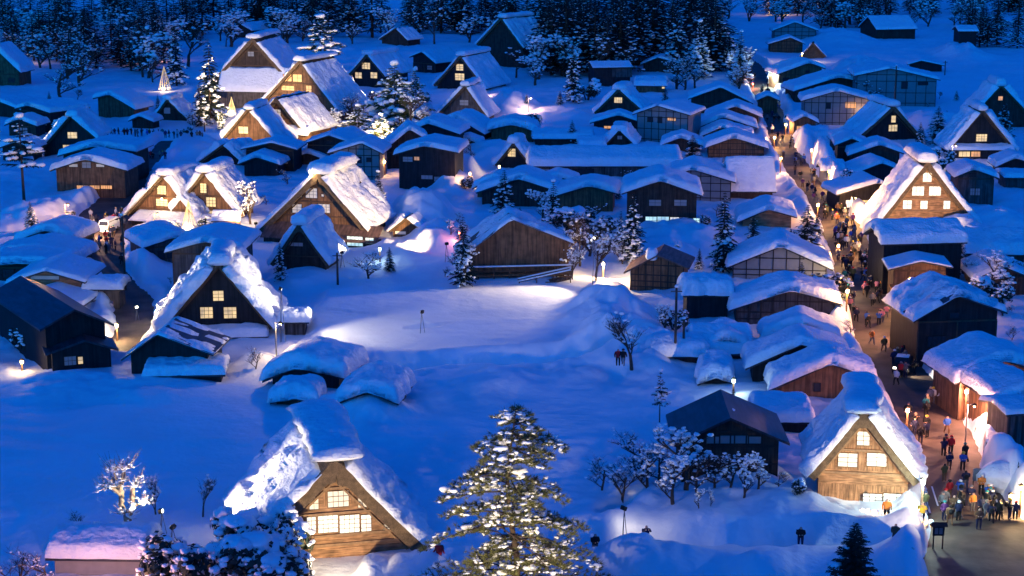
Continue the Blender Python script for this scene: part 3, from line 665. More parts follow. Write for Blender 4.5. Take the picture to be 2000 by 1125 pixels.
G[15] = gassho('thatched house with two stacked yellow windows and plain blue roof snow', 176, (899, 106), (846, 166), (948, 172), 24, 15, .5, (3.2, .9), [(891, 125, 905, 138, WG, 2, 3), (889, 143, 907, 157, WG, 3, 3)], (), 'black_wood', -.35, tt=.6)
G[16] = gassho('grey unlit thatched house with a warm doorway lamp below the two-window house', 237, (908, 165), (852, 224), (952, 228), 14, 9, .6, (2.4, .8), [(898, 195, 915, 206, WD, 2, 2)], (), 'wood_grey', -.2, tt=.5)
G[17] = gassho('dark thatched house high in front of the black forest', 128, (978, 32), (930, 86), (1022, 92), 40, 13, .5, (3.2, .9), (), (), 'wood_dark', -.4, tt=.7)
G[18] = gassho('faint small thatched house under the forest behind the yellow-window house', 88, (772, 54), (740, 76), (796, 78), 35, 8, .4, None, (), (), 'wood_dark', -.4, tt=.4)
G[19] = gassho('little thatched hut with a single yellow window in the village middle', 330, (1003, 276), (966, 322), (1038, 322), 10, 6, .8, (2.6, 1.0), [(992, 290, 1007, 306, WG, 2, 3)], (), 'black_wood', -.3, tt=.4)
G[20] = gassho('thatched house with one small lit window and floating ridge snow', 228, (1208, 172), (1160, 220), (1256, 216), 14, 9, .8, (3.2, .9), [(1200, 190, 1215, 201, WG, 4, 2)], (), 'wood_dark', -.2, tt=.5)
G[21] = gassho('snow-smothered little gable below the lattice-fronted house', 290, (1210, 252), (1180, 284), (1242, 284), 8, 6, 1.0, (3.2, 1.0), [(1206, 265, 1215, 272, WD, 2, 1)], (), 'wood_dark', -.4, tt=.3)
G[22] = gassho('dark thatched house with a frosted left roof and two yellow windows', 278, (1746, 204), (1676, 268), (1806, 272), -9, 11, .4, (2.6, .9), [(1741, 226, 1749, 239, WG, 1, 2), (1736, 244, 1752, 256, WG, 3, 2)], (), 'black_wood', .25, tt=.7)
G[23] = gassho('steep dark thatched house at the right with a lit attic window and lit ground floor', 306, (1920, 212), (1852, 292), (1984, 292), 0, 9, .9, (2.0, .9), [(1907, 262, 1927, 276, WG, 4, 3)], (), 'black_wood', -.1, tt=.4, porches=[(1855, 1982, 282, 293, .6, 1.8, 'black_wood', [(1873, 296, 1894, 306, WG, 3, 1), (1897, 296, 1914, 306, WA, 3, 1)])])
G[24] = gassho('thatched house behind the steep dark one at the right edge', 250, (1956, 164), (1898, 225), (2014, 226), 4, 10, .9, (2.2, 1.2), [(1950, 188, 1958, 196, WA, 1, 1)], (), 'wood_dark', -.1, tt=.4)
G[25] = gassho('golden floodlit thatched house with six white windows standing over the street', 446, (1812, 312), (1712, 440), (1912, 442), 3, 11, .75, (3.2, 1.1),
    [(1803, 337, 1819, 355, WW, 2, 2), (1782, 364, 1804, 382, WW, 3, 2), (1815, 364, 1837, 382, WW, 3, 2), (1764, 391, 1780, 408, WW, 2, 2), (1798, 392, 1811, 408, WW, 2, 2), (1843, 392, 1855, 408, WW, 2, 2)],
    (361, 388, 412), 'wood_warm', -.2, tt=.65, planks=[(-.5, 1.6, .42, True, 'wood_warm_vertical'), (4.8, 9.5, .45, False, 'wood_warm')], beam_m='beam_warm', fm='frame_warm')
G[26] = gassho('tiny glowing straw hut at the far end of the street', 113, (1588, 82), (1562, 110), (1614, 110), 10, 5, .25, None, (), (), 'thatch', .2, tt=.6)
G[27] = gassho('small round-backed hut with a brown front half sunk in drifts', 467, (792, 424), (758, 452), (826, 450), 12, 4, .5, None, [(772, 451, 793, 458, PA, 1, 1)], (), 'wood_brown', -.4, tt=.25)
G[28] = gassho('snow-buried thatched gable behind the left floodlit pair', 322, (436, 280), (388, 316), (474, 316), 20, 8, .9, None, (), (), 'black_wood', -.4, tt=.4)

# ------------------------------------------------------------------ lower houses, gable to us
L_ = low
L_('snow-roofed house cut by the left picture edge under the trees', 170, (-8, 96), (-60, 142), (40, 142), 8, 9, 1.6, 'wood_brown')
L_('low dark house with a long snowy roof at far left beside the pine', 256, (54, 205), (30, 212), (97, 220), 34, 11, .8, 'black_wood')
L_('dark house corner at the left edge above the pine crown', 228, (-6, 196), (-50, 214), (42, 215), 20, 9, .7, 'wood_dark')
L_('brown barn with crooked snow cover between the tree bush and the queue', 228, (214, 184), (181, 192), (264, 214), 18, 8, 1.0, 'wood_brown')
L_('remote house under the dark trees at upper left', 62, (346, 32), (328, 42), (368, 45), 42, 13, .5, 'wood_dark')
L_('remote snowy roof beside the temple lodge ridge', 76, (468, 46), (450, 58), (492, 60), 35, 12, .5, 'wood_dark')
L_('dark house with blue roof between the two yellow-window houses', 142, (824, 101), (799, 111), (851, 124), 36, 12, .6, 'black_wood')
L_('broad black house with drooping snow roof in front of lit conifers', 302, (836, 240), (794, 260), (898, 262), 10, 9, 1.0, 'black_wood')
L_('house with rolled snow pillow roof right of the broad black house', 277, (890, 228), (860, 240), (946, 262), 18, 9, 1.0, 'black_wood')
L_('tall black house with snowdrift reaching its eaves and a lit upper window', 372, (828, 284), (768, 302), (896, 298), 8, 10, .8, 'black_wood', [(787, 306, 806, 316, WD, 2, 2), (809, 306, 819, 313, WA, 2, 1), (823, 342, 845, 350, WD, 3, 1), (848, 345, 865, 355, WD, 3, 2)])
L_('low brown house under a bulging round snow roof', 277, (1000, 242), (951, 254), (1049, 258), 4, 8, 1.4, 'wood_brown')
L_('timber-framed white house behind the ridge-cushion house', 352, (706, 279), (640, 299), (748, 300), 6, 9, .45, 'plaster', [(690, 306, 706, 318, WK, 2, 2), (716, 308, 726, 316, WK, 2, 2)], frame=6)
L_('dark shed row behind the white-verged thatched house', 334, (530, 278), (470, 291), (580, 292), 6, 8, .3, 'black_wood')
L_('little shrine with upturned roof under the forest', 142, (1285, 112), (1250, 126), (1342, 128), 12, 8, .5, 'wood_dark')
L_('dark annex under a snow blanket below the floating-ridge house', 258, (1208, 224), (1152, 240), (1262, 242), 5, 6, .8, 'black_wood', [(1180, 246, 1200, 251, WA, 3, 1)])
L_('two-storey lattice-fronted plaster house in the middle rear', 280, (1284, 206), (1235, 223), (1349, 225), 22, 11, .45, 'plaster', [(1265, 228, 1275, 238, WK, 1, 1), (1285, 228, 1293, 240, WK, 1, 1), (1304, 229, 1320, 236, WA, 4, 1)], frame=7)
L_('plain dark gable behind the lattice-fronted house beside the street', 224, (1408, 170), (1344, 193), (1471, 202), 5, 10, .6, 'wood_dark')
L_('house with a wavy snow roof touching the street, first below the plain dark gable', 247, (1436, 207), (1374, 231), (1489, 229), 8, 9, .8, 'wood_dark')
L_('snow-laden house second below the plain dark gable', 264, (1412, 228), (1366, 248), (1480, 250), 6, 8, .9, 'wood_dark')
L_('snow-laden low gable third below the plain dark gable', 278, (1410, 248), (1366, 268), (1474, 268), 6, 7, .9, 'wood_brown')
L_('wide wooden house with slatted front beside the street, under thick snow', 310, (1434, 268), (1376, 289), (1501, 290), 4, 9, 1.0, 'wood_brown', frame=5)
L_('two-storey dark house with glowing cool shop glass on its ground floor', 450, (1290, 352), (1214, 378), (1372, 382), 4, 11, 1.0, 'wood_dark',
   [(1268, 390, 1291, 402, WD, 2, 2), (1317, 390, 1341, 402, WD, 2, 2), (1261, 423, 1282, 446, WC, 3, 3), (1284, 423, 1306, 446, WC, 3, 3), (1309, 424, 1326, 446, WW, 3, 3), (1328, 424, 1344, 446, WD, 3, 3), (1354, 426, 1366, 435, WC, 2, 2)])
L_('plaster-gabled house behind the cool shop-glass house', 392, (1352, 330), (1300, 346), (1437, 356), 8, 10, .9, 'plaster', frame=6)
L_('tan-walled snow-covered house left of the street firs', 444, (1500, 408), (1440, 434), (1557, 424), 5, 9, .9, 'tan_board')
L_('large dark timber-framed gable beside the street with smooth snow', 552, (1525, 480), (1420, 522), (1627, 527), 6, 8, 1.0, 'plaster', frame=7)
L_('wide slatted house under heavy snow, directly below the timber-framed gable', 642, (1545, 566), (1425, 606), (1645, 594), 4, 7, 1.1, 'wood_grey', frame=8)
L_('black gable under rounded snow, fifth roof from the street bend', 680, (1566, 632), (1487, 662), (1641, 660), 4, 5, 1.1, 'black_wood')
L_('black gable with sweeping snow roof above the plank gable', 748, (1567, 671), (1456, 720), (1664, 706), 4, 5.5, 1.05, 'black_wood')
L_('plank gable house under very thick snow behind the bright crossing house', 782, (1624, 708), (1503, 762), (1713, 744), 4, 5.5, 1.25, 'wood_brown', [(1590, 748, 1602, 764, WK, 1, 1)])
L_('bare dark-metal roofed house with plaster gable behind the snowy orchard', 950, (1427, 816), (1314, 868), (1543, 866), 1, 8.5, 0, 'wood_dark', [(1380, 852, 1404, 866, 'plaster', 1, 1), (1407, 850, 1433, 866, 'plaster', 1, 1), (1436, 850, 1460, 866, 'plaster', 1, 1), (1463, 852, 1486, 866, 'plaster', 1, 1), (1360, 890, 1400, 915, WK, 4, 2), (1450, 890, 1490, 915, WK, 4, 2)], over=.9, frame=6)
L_('low hut with humped snow below the buried garden', 754, (1400, 734), (1362, 750), (1432, 748), 6, 6, 1.6, 'black_wood')
L_('house with peaked snow roof at the upper street, nearest the straw hut', 168, (1580, 122), (1518, 145), (1613, 134), -12, 9, 1.0, 'wood_brown')
L_('long dark house with rolling snow roof at the upper street', 200, (1638, 150), (1550, 178), (1702, 164), -8, 10, 1.0, 'wood_dark')
L_('white lattice two-storey inn with a glowing sign at the upper street', 246, (1635, 177), (1565, 197), (1705, 196), 4, 9, .8, 'plaster', [(1614, 200, 1622, 212, WK, 1, 1), (1651, 199, 1671, 211, WA, 2, 1), (1661, 231, 1679, 237, WC, 1, 1)], frame=9)
L_('small dark hut in front of the white lattice inn', 244, (1607, 200), (1580, 214), (1630, 214), -6, 5, .8, 'wood_dark')
L_('large plaster house with dark timbers standing before the open snowfield', 208, (1740, 133), (1668, 148), (1837, 156), 4, 13, .6, 'plaster', [(1761, 160, 1772, 173, WK, 1, 1), (1793, 160, 1812, 166, WK, 2, 1)], frame=8)
L_('flat dark outbuilding behind the large plaster house', 140, (1800, 118), (1772, 126), (1846, 128), 10, 6, .3, 'black_wood')
L_('small plaster-gabled house highest on the street', 79, (1553, 43), (1508, 60), (1599, 60), 2, 9, .5, 'plaster', frame=6)
L_('low plaster-gabled house in front of the highest street house', 102, (1544, 73), (1500, 86), (1573, 86), 2, 7, .5, 'wood_brown', frame=4)
L_('long wooden house with a row of warm ground-floor windows at the left square', 378, (166, 310), (97, 333), (249, 333), 5, 9, 1.0, 'wood_brown', [(135, 320, 152, 326, PA, 1, 1), (188, 320, 204, 326, PA, 1, 1), (160, 316, 178, 328, WD, 2, 2), (150, 362, 172, 369, WA, 5, 1), (175, 362, 195, 369, WA, 4, 1), (197, 362, 219, 369, WA, 5, 1)])
L_('house with wide snow roof right behind the warm-windowed wooden house', 347, (186, 284), (112, 304), (266, 296), 8, 9, 1.0, 'wood_dark')
L_('snow-drowned house uppermost of the left-edge roofs', 484, (90, 448), (28, 471), (147, 470), 12, 8, 1.1, 'black_wood')
L_('snow-drowned house in the middle of the left-edge roofs', 522, (62, 488), (-34, 508), (151, 510), 8, 8, 1.1, 'black_wood')
L_('black-fronted house lowest of the left-edge snow roofs', 556, (40, 512), (-34, 520), (122, 522), 5, 7, 1.0, 'black_wood')
L_('tan house with a pale gable and thin roof snow at the left', 594, (88, 528), (10, 554), (166, 551), 3, 9, .45, 'tan_board', [(60, 538, 116, 546, 'pale_board', 1, 1), (118, 562, 146, 574, WD, 4, 1)])
L_('pale-gabled house behind the black house', 612, (85, 574), (38, 588), (164, 596), 4, 8, .35, 'pale_board')
L_('dark grey house with a big snowy left slope above the verge-snow house', 520, (345, 461), (278, 484), (374, 468), -28, 9, .9, 'wood_grey')
L_('grey-walled house right behind the three-window verge house', 590, (400, 471), (321, 493), (476, 489), 3, 10, .7, 'wood_grey')
L_('black bare-roofed house at the edge of the left snowfield', 722, (146, 604), (78, 644), (224, 634), -32, 19, 0, 'black_wood', [(104, 690, 120, 704, WD, 2, 2)])
L_('black lean gable attached before the black bare-roofed house', 730, (166, 664), (88, 692), (232, 682), -20, 5, 0, 'black_wood', [(125, 697, 149, 712, WD, 3, 2), (152, 697, 162, 710, WG, 1, 2)])
L_('dark-roofed shed with snow patches below the verge house', 742, (306, 652), (236, 702), (416, 692), 6, 7, .25, 'black_wood', patch=.75)
L_('snow-loaded hut largest of the trio by the lit field', 760, (580, 715), (512, 744), (672, 738), 14, 7, 1.7, 'black_wood')
L_('smallest snow-loaded hut of the trio, nearest the big floodlit house', 797, (572, 774), (527, 786), (618, 785), 6, 4, 1.7, 'wood_dark')
L_('snow-loaded hut of the trio with a wide black gable', 815, (717, 762), (653, 789), (778, 788), 9, 7, 1.5, 'black_wood')
L_('wooden slat hut with one lump of snow left on its ridge', 567, (1284, 498), (1218, 532), (1346, 524), 12, 7, 0, 'wood_brown', roofm='brown_roof', frame=7)
L_('half-buried little brown gable above the slat hut', 502, (1322, 478), (1298, 494), (1350, 496), 6, 3, .1, 'wood_brown')
L_('house with dropping snow roof between the bare trees and the long roof', 402, (1012, 348), (930, 376), (1090, 374), 8, 9, 1.0, 'wood_dark')
L_('house with one dark gable corner right of the drooping snow roof', 412, (1150, 362), (1066, 388), (1207, 378), 6, 8, 1.0, 'wood_brown')
L_('dark wooden house with thick eave snow above the golden house', 328, (1718, 282), (1656, 304), (1767, 300), 6, 8, .8, 'wood_dark')
L_('black house one row above the lit-front shop', 358, (1722, 318), (1650, 346), (1764, 334), -4, 8, .6, 'black_wood')
L_('low shop with a lit front beside the street, left of the golden house', 404, (1716, 356), (1634, 380), (1742, 372), -8, 8, .7, 'black_wood', [(1652, 391, 1670, 405, WW, 3, 2), (1684, 391, 1697, 398, WG, 2, 1)])
L_('grey storehouse right of the golden house', 400, (1902, 330), (1864, 346), (1952, 348), 4, 8, .8, 'wood_grey')
L_('brown-fronted stall house under the slanting snow slab', 588, (1800, 510), (1735, 526), (1862, 522), 4, 6, .15, 'wood_brown')
L_('house with snow-edged dark metal roof beside the street posts', 704, (1872, 576), (1784, 628), (1968, 610), -7, 10, .8, 'black_wood', patch=.35)
L_('big snow-roofed house with a lit gable at the right street side', 806, (1962, 702), (1866, 748), (2044, 728), -9, 8, 1.1, 'wood_brown')
L_('house cut by the right picture edge under hanging snow', 858, (2012, 762), (1948, 790), (2070, 792), -10, 8, 1.1, 'wood_brown')
# ------------------------------------------------------------------ lower houses, long side to us
side('long-eaved house with an unbroken snow roof in the village middle', 352, (1030, 326), (1332, 323), 282, 5, 0, 1.3, 'wood_grey', [(1050, 330, 1080, 345, WD, 4, 1), (1120, 330, 1160, 348, WK, 3, 1), (1250, 330, 1280, 345, WK, 3, 1)], posts=9)
side('steep snow-sheeted roof beside the street, broad side to us', 388, (1422, 374), (1516, 374), 302, 4.2, 0, .6, 'wood_dark')
side('flat snow-topped house with tiny lit windows near the forest', 184, (1238, 166), (1302, 169), 147, 4, 6, 1.3, 'wood_brown', [(1293, 166, 1298, 173, WG, 1, 2)])
side('dark storehouse with a pale shutter under the forest', 168, (1158, 135), (1236, 128), 118, 4, -10, .15, 'black_wood', [(1196, 134, 1234, 150, 'wood_grey', 1, 1)])
side('pavilion with a broad blue roof alone on the high snowfield', 75, (1712, 56), (1792, 58), 28, 7, -14, .7, 'wood_dark', posts=6)
side('squat dark house beyond the snowfield trees', 105, (1872, 60), (1912, 62), 48, 4, 0, .5, 'black_wood')
side('snow-topped shed beside the tan house', 593, (162, 566), (238, 564), 545, 2.2, 0, .9, 'wood_grey')
side('brown-roofed little gatehouse beside the floodlit left pair', 456, (412, 432), (468, 431), 409, 2.2, 0, .06, 'wood_brown', roofm='brown_roof')
side('low snow-covered lean shed in front of the patchy dark shed', 752, (280, 736), (440, 730), 704, 2.6, -4, .9, 'black_wood')
side('weathered shed with a block of snow beside the lit field', 655, (545, 629), (603, 629), 609, 1.6, 0, 1.0, 'wood_grey', posts=3)
side('snow-buried garden house behind the twin poles', 714, (1274, 696), (1384, 696), 656, 2.8, 0, 1.4, 'black_wood')
side('steep snow-covered roof right behind the buried garden house', 704, (1352, 692), (1472, 690), 630, 4, 0, .8, 'black_wood')
side('black storehouse with a round snow top beside the slat hut', 628, (1334, 578), (1432, 576), 532, 2.6, 0, 1.5, 'black_wood')
side('house under a slanting blue snow slab in front of the golden house', 562, (1722, 484), (1890, 466), 424, 3.6, -7, 1.2, 'black_wood')
side('house with a lumpy grey snow roof at the right edge', 515, (1884, 492), (2010, 500), 442, 4.5, 6, 1.4, 'wood_dark')
side('lit pinkish storehouse with flat blue roof snow at the bottom left', 1136, (88, 1092), (284, 1090), 1024, 2.6, 2, .9, 'plaster')
side('dark low wing under the snow left of the bright crossing house', 852, (1478, 822), (1590, 826), 782, 3.4, 2, 1.0, 'black_wood')
side('white-walled shed beside the dark rows left of the golden house', 352, (1604, 334), (1652, 333), 308, 2.6, 0, .9, 'plaster')
side('snowy shed at the right edge beyond the grey storehouse', 372, (1962, 346), (2030, 348), 332, 3, 0, .7, 'wood_grey')
side('slat-fenced shed at the right edge near the parked cars', 884, (1966, 806), (2060, 806), 786, 2.4, -14, .4, 'wood_grey', posts=6)
# ------------------------------------------------------------------ fillers of the packed quarters
L_('dark house with thin roof snow between the ridge-cushion and amber houses', 322, (642, 264), (590, 281), (702, 284), 10, 9, .35, 'black_wood')
L_('blue-roofed shed in front of the steep smooth-roofed house', 300, (648, 258), (606, 272), (690, 276), 24, 8, .4, 'black_wood')
L_('house with a steep lit snow slope left of the tall black house', 330, (800, 252), (748, 296), (838, 276), -6, 8, .9, 'wood_dark')
L_('pinkish snow roof beside the lantern lane', 392, (962, 348), (922, 368), (1004, 366), 12, 7, .9, 'wood_brown')
side('long flat snow roof above the long-eaved house', 284, (1040, 272), (1160, 270), 248, 4, 0, 1.0, 'wood_dark')
side('short flat snow roof left of the snow-smothered gable', 296, (1130, 286), (1184, 284), 264, 3, 0, 1.0, 'wood_dark')
L_('little hut with snow hood below the pillow-roof house', 292, (910, 270), (884, 280), (938, 282), 10, 5, .8, 'wood_brown')
L_('dark tall house over the white-walled shed', 318, (1664, 270), (1630, 284), (1700, 286), 6, 8, .6, 'black_wood')
L_('small hut with snow hood at far left below the pine crown', 268, (36, 232), (8, 244), (72, 246), 10, 6, .9, 'wood_dark')
L_('second hut with snow hood at far left near the lane', 312, (30, 276), (-6, 290), (66, 290), 8, 6, .9, 'wood_dark')
L_('snow-hooded shed right of the temple-side shed row', 322, (600, 298), (566, 312), (640, 314), 8, 6, .8, 'wood_dark')
L_('snow-hooded outbuilding between the buried gable and shed row', 344, (500, 306), (466, 320), (548, 322), 8, 6, .8, 'black_wood')
L_('low storehouse behind the queue', 252, (272, 226), (250, 236), (300, 238), 12, 5, .7, 'wood_dark')
L_('snowy-roofed dark house beside the upper street fir', 300, (1330, 268), (1290, 284), (1376, 286), 6, 7, .9, 'wood_dark')
L_('black house with snowy roof at the right edge below the steep houses', 352, (1984, 308), (1944, 326), (2040, 328), 4, 7, .8, 'black_wood')
L_('dark timber house behind the clotted trees at the right edge', 575, (1960, 520), (1900, 546), (2030, 548), 2, 9, .5, 'wood_dark')
L_('snow-covered low house at the lane end left of the three-window house', 640, (20, 588), (-40, 606), (74, 608), 4, 7, .5, 'black_wood')
L_('dark snow-capped shed under the long-eaved house', 388, (1090, 344), (1052, 356), (1130, 358), 4, 6, .8, 'wood_dark')
L_('snow-roofed house right of the plain dark gable, street side', 214, (1500, 186), (1478, 196), (1524, 197), 4, 5, .7, 'wood_brown')
L_('snow-roofed shop opposite the lattice house, street side', 262, (1572, 226), (1548, 238), (1600, 240), -4, 6, .8, 'wood_brown', [(1556, 246, 1570, 256, WA, 3, 1), (1576, 246, 1590, 256, WG, 3, 1)])
L_('dark shed with rolled snow above the humped hut', 700, (1420, 660), (1384, 676), (1462, 678), 4, 6, 1.0, 'black_wood')
L_('shed under a snow loaf beside the upper street bank', 300, (1648, 262), (1622, 272), (1680, 274), 2, 5, .8, 'wood_dark')
# ------------------------------------------------------------------ trees
def conifer(seed, h=10., R=2.2, whorls=20, per=6, snow=.5, z0=.1, droop=.35, mat_='needles_dark', leaf=1.0, steps=5, ragged=.25, capsnow=False, ssize=1.0):
    r = random.Random(seed)
    tr = MB(); tr.tube([(0, 0, -1.2), (.03 * h * .1, 0, h * .4), (0, 0, h * .98)], [h * .017, h * .012, h * .002], 6)
    cr = MB(); sn = MB(); cv = []; cf = []
    for w in range(whorls):
        fz = z0 + (1 - z0) * (w / whorls) ** .92; z = fz * h
        L0 = R * (1 - fz) ** .8 * (1 if fz > z0 + .08 else .75) + .04 * R
        for b in range(per):
            az = 2 * math.pi * (b + r.random() * .8 + w * .37) / per; Lb = L0 * r.uniform(1 - ragged * 1.5, 1 + ragged)
            dx, dy = math.cos(az), math.sin(az); sxv = np.array([-dy, dx, 0]); fwv = np.array([dx, dy, 0])
            up = r.uniform(-.1, .25)
            def pt(t): return np.array([dx * Lb * t, dy * Lb * t, z + Lb * (up * t - droop * t * t)])
            for i in range(steps):
                t = .18 + .82 * (i + r.random() * .5) / steps; p = pt(t); s = leaf * Lb * .36 * (1.15 - .6 * t) + .05
                for sd in (-1, 1):
                    tip = p + (sxv * sd * r.uniform(.6, 1) + fwv * r.uniform(.5, .9)) * s + np.array([0, 0, -r.uniform(.15, .5) * s])
                    o = len(cv); cv += [p - fwv * s * .28, p + fwv * s * .28 + np.array([0, 0, .04 * s]), tip]; cf.append((o, o + 1, o + 2))
                o = len(cv); cv += [p - sxv * s * .2, p + sxv * s * .2, p + fwv * s * .5 + np.array([0, 0, -.55 * s])]; cf.append((o, o + 1, o + 2))
            if r.random() < snow:
                for t in ([.55, .85] if Lb > .5 * R else [.75]):
                    p = pt(t + r.uniform(-.1, .1)); s = Lb * r.uniform(.12, .22) * ssize
                    lump(sn, p + [0, 0, s * .3], (s * r.uniform(.8, 1.4), s * r.uniform(.8, 1.4), s * .6), 0, .4)
    if capsnow: lump(sn, (0, 0, h), (R * .17, R * .17, R * .12), 1, .3)
    cr.add(cv, cf); return tr, cr, sn, mat_
def branchy(seed, h=6., levels=4, spread=.9, snow=.35, nb=4, thick=.022, twig=True, ssize=1.0, up=.35):
    r = random.Random(seed); tr = MB(); sn = MB()
    def go(p, d, L, rad, lv):
        n = 3 if lv else 4; pts = [p]; dd = d.copy()
        for i in range(n):
            dd = dd + np.array([r.uniform(-.22, .22), r.uniform(-.22, .22), r.uniform(-.05, .16)]); dd /= np.linalg.norm(dd); pts.append(pts[-1] + dd * L / n)
        tr.tube(pts, np.linspace(rad, rad * .5, len(pts)), 6 if lv == 0 else (4 if lv == 1 else 3), cap=False)
        if lv >= 1 and r.random() < snow:
            q = pts[r.randint(1, n)]; s = r.uniform(.05, .11) * h * .28 * ssize; lump(sn, q + [0, 0, s * .4], (s * 1.2, s * 1.1, s * .7), 0, .3)
        if lv < levels:
            for b in range(nb + (1 if lv == 1 else 0)):
                t = r.uniform(.35, 1); q = pts[min(n, int(t * n))]; az = r.uniform(0, 2 * math.pi)
                nd = dd * .55 + np.array([math.cos(az) * spread, math.sin(az) * spread, up * r.uniform(.4, 1.6)]); nd /= np.linalg.norm(nd)
                go(q, nd, L * r.uniform(.5, .75), rad * .5, lv + 1)
    go(np.array([0, 0, -.6]), np.array([0, 0, 1.0]), h * .42 + .6, h * thick, 0)
    return tr, None, sn, None
def tree_obj(name, parts, bark='bark', label='', group=None, snowm='snow_tree'):
    tr, cr, sn, mt = parts; root = thing(name, label, 'tree', (0, 0, 0), 0, group)
    tr.build('trunk', bark, root, smooth=True)
    if cr is not None: cr.build('crown', mt, root)
    if sn is not None and sn.n: sn.build('snow_load', snowm, root, smooth=True)['kind'] = 'stuff'
    root['_h'] = 1.0
    return root
_PROTO = {}
def put(key, maker, name, label, px, py, top, group=None, bark='bark', wide=1.0, rz=None, H0=10., z=None):
    """stand a copy of prototype `key` with foot at the pixel and top at image row `top`"""
    p = at(px, py, .8); g = gz(p) if z is None else z; p = at(px, py, g); p[2] = gz(p); h = max(.6, Fr(p, 0).hit(px, top)[1])
    if key not in _PROTO: _PROTO[key] = o = tree_obj(name, maker(), bark, label, group)
    else: o = copy_tree(_PROTO[key]); o.name = name
    s = h / H0; o.location = tuple(p); o.scale = (s * wide, s * wide, s); o.rotation_euler = (0, 0, rng.uniform(0, 6.28) if rz is None else rz)
    o['label'] = label
    if group: o['group'] = group
    elif 'group' in o: del o['group']
    if '_h' in o: del o['_h']
    return o
FK = [(f'forest{i}', (lambda i=i: conifer(50 + i, 10, 1.9 + .25 * (i % 3), 22, 6, .55, .08 + .05 * (i % 2), .4, 'needles_dark', 1.0, 4, .4, ssize=.55))) for i in range(5)]
ZONES = [(0, 330, 104, 150, 34, 13, 19, 'left'), (0, 480, 34, 90, 40, 14, 22, 'left'), (480, 1000, 40, 80, 64, 15, 23, 'middle'), (1045, 1400, 120, 160, 34, 19, 26, 'tall'),
         (985, 1420, 50, 112, 54, 19, 27, 'tall'), (1500, 2000, 0, 38, 62, 12, 20, 'right'), (1605, 1720, 40, 66, 9, 11, 16, 'right'), (1880, 2000, 58, 104, 12, 12, 17, 'right')]
FL = {'left': ('dark snow-flecked conifer in the woods at upper left', 'woods at upper left'), 'middle': ('dark conifer in the forest strip above the yellow-window thatched houses', 'forest strip behind the thatched houses'),
      'tall': ('tall dark conifer in the grove behind the village middle', 'tall grove behind the village middle'), 'right': ('blue dusky conifer in the wood beyond the open snowfield', 'wood beyond the snowfield')}
HC = [o for o in bpy.data.objects if o.get('category') == 'house']
for x0, x1, y0, y1, n, h0, h1, z in ZONES:
    made = 0; tries = 0
    while made < n and tries < n * 6:
        tries += 1; px, py = rng.uniform(x0, x1), rng.uniform(y0, y1); p = at(px, py); bad = False
        for o in HC:
            dx, dy = p[0] - o.location[0], p[1] - o.location[1]
            if abs(dx) < 11 and -26 < dy < 16: bad = True; break
        if bad: continue
        g = gz(p); k = ppm(p); h = rng.uniform(h0, h1); key, mk = FK[rng.randrange(5)]
        o = put(key, mk, 'conifer', FL[z][0], px, py, py - h * k * .97, FL[z][1], z=0, wide=rng.uniform(1.25, 1.9)); o.location = (p[0], p[1], g - .3); made += 1
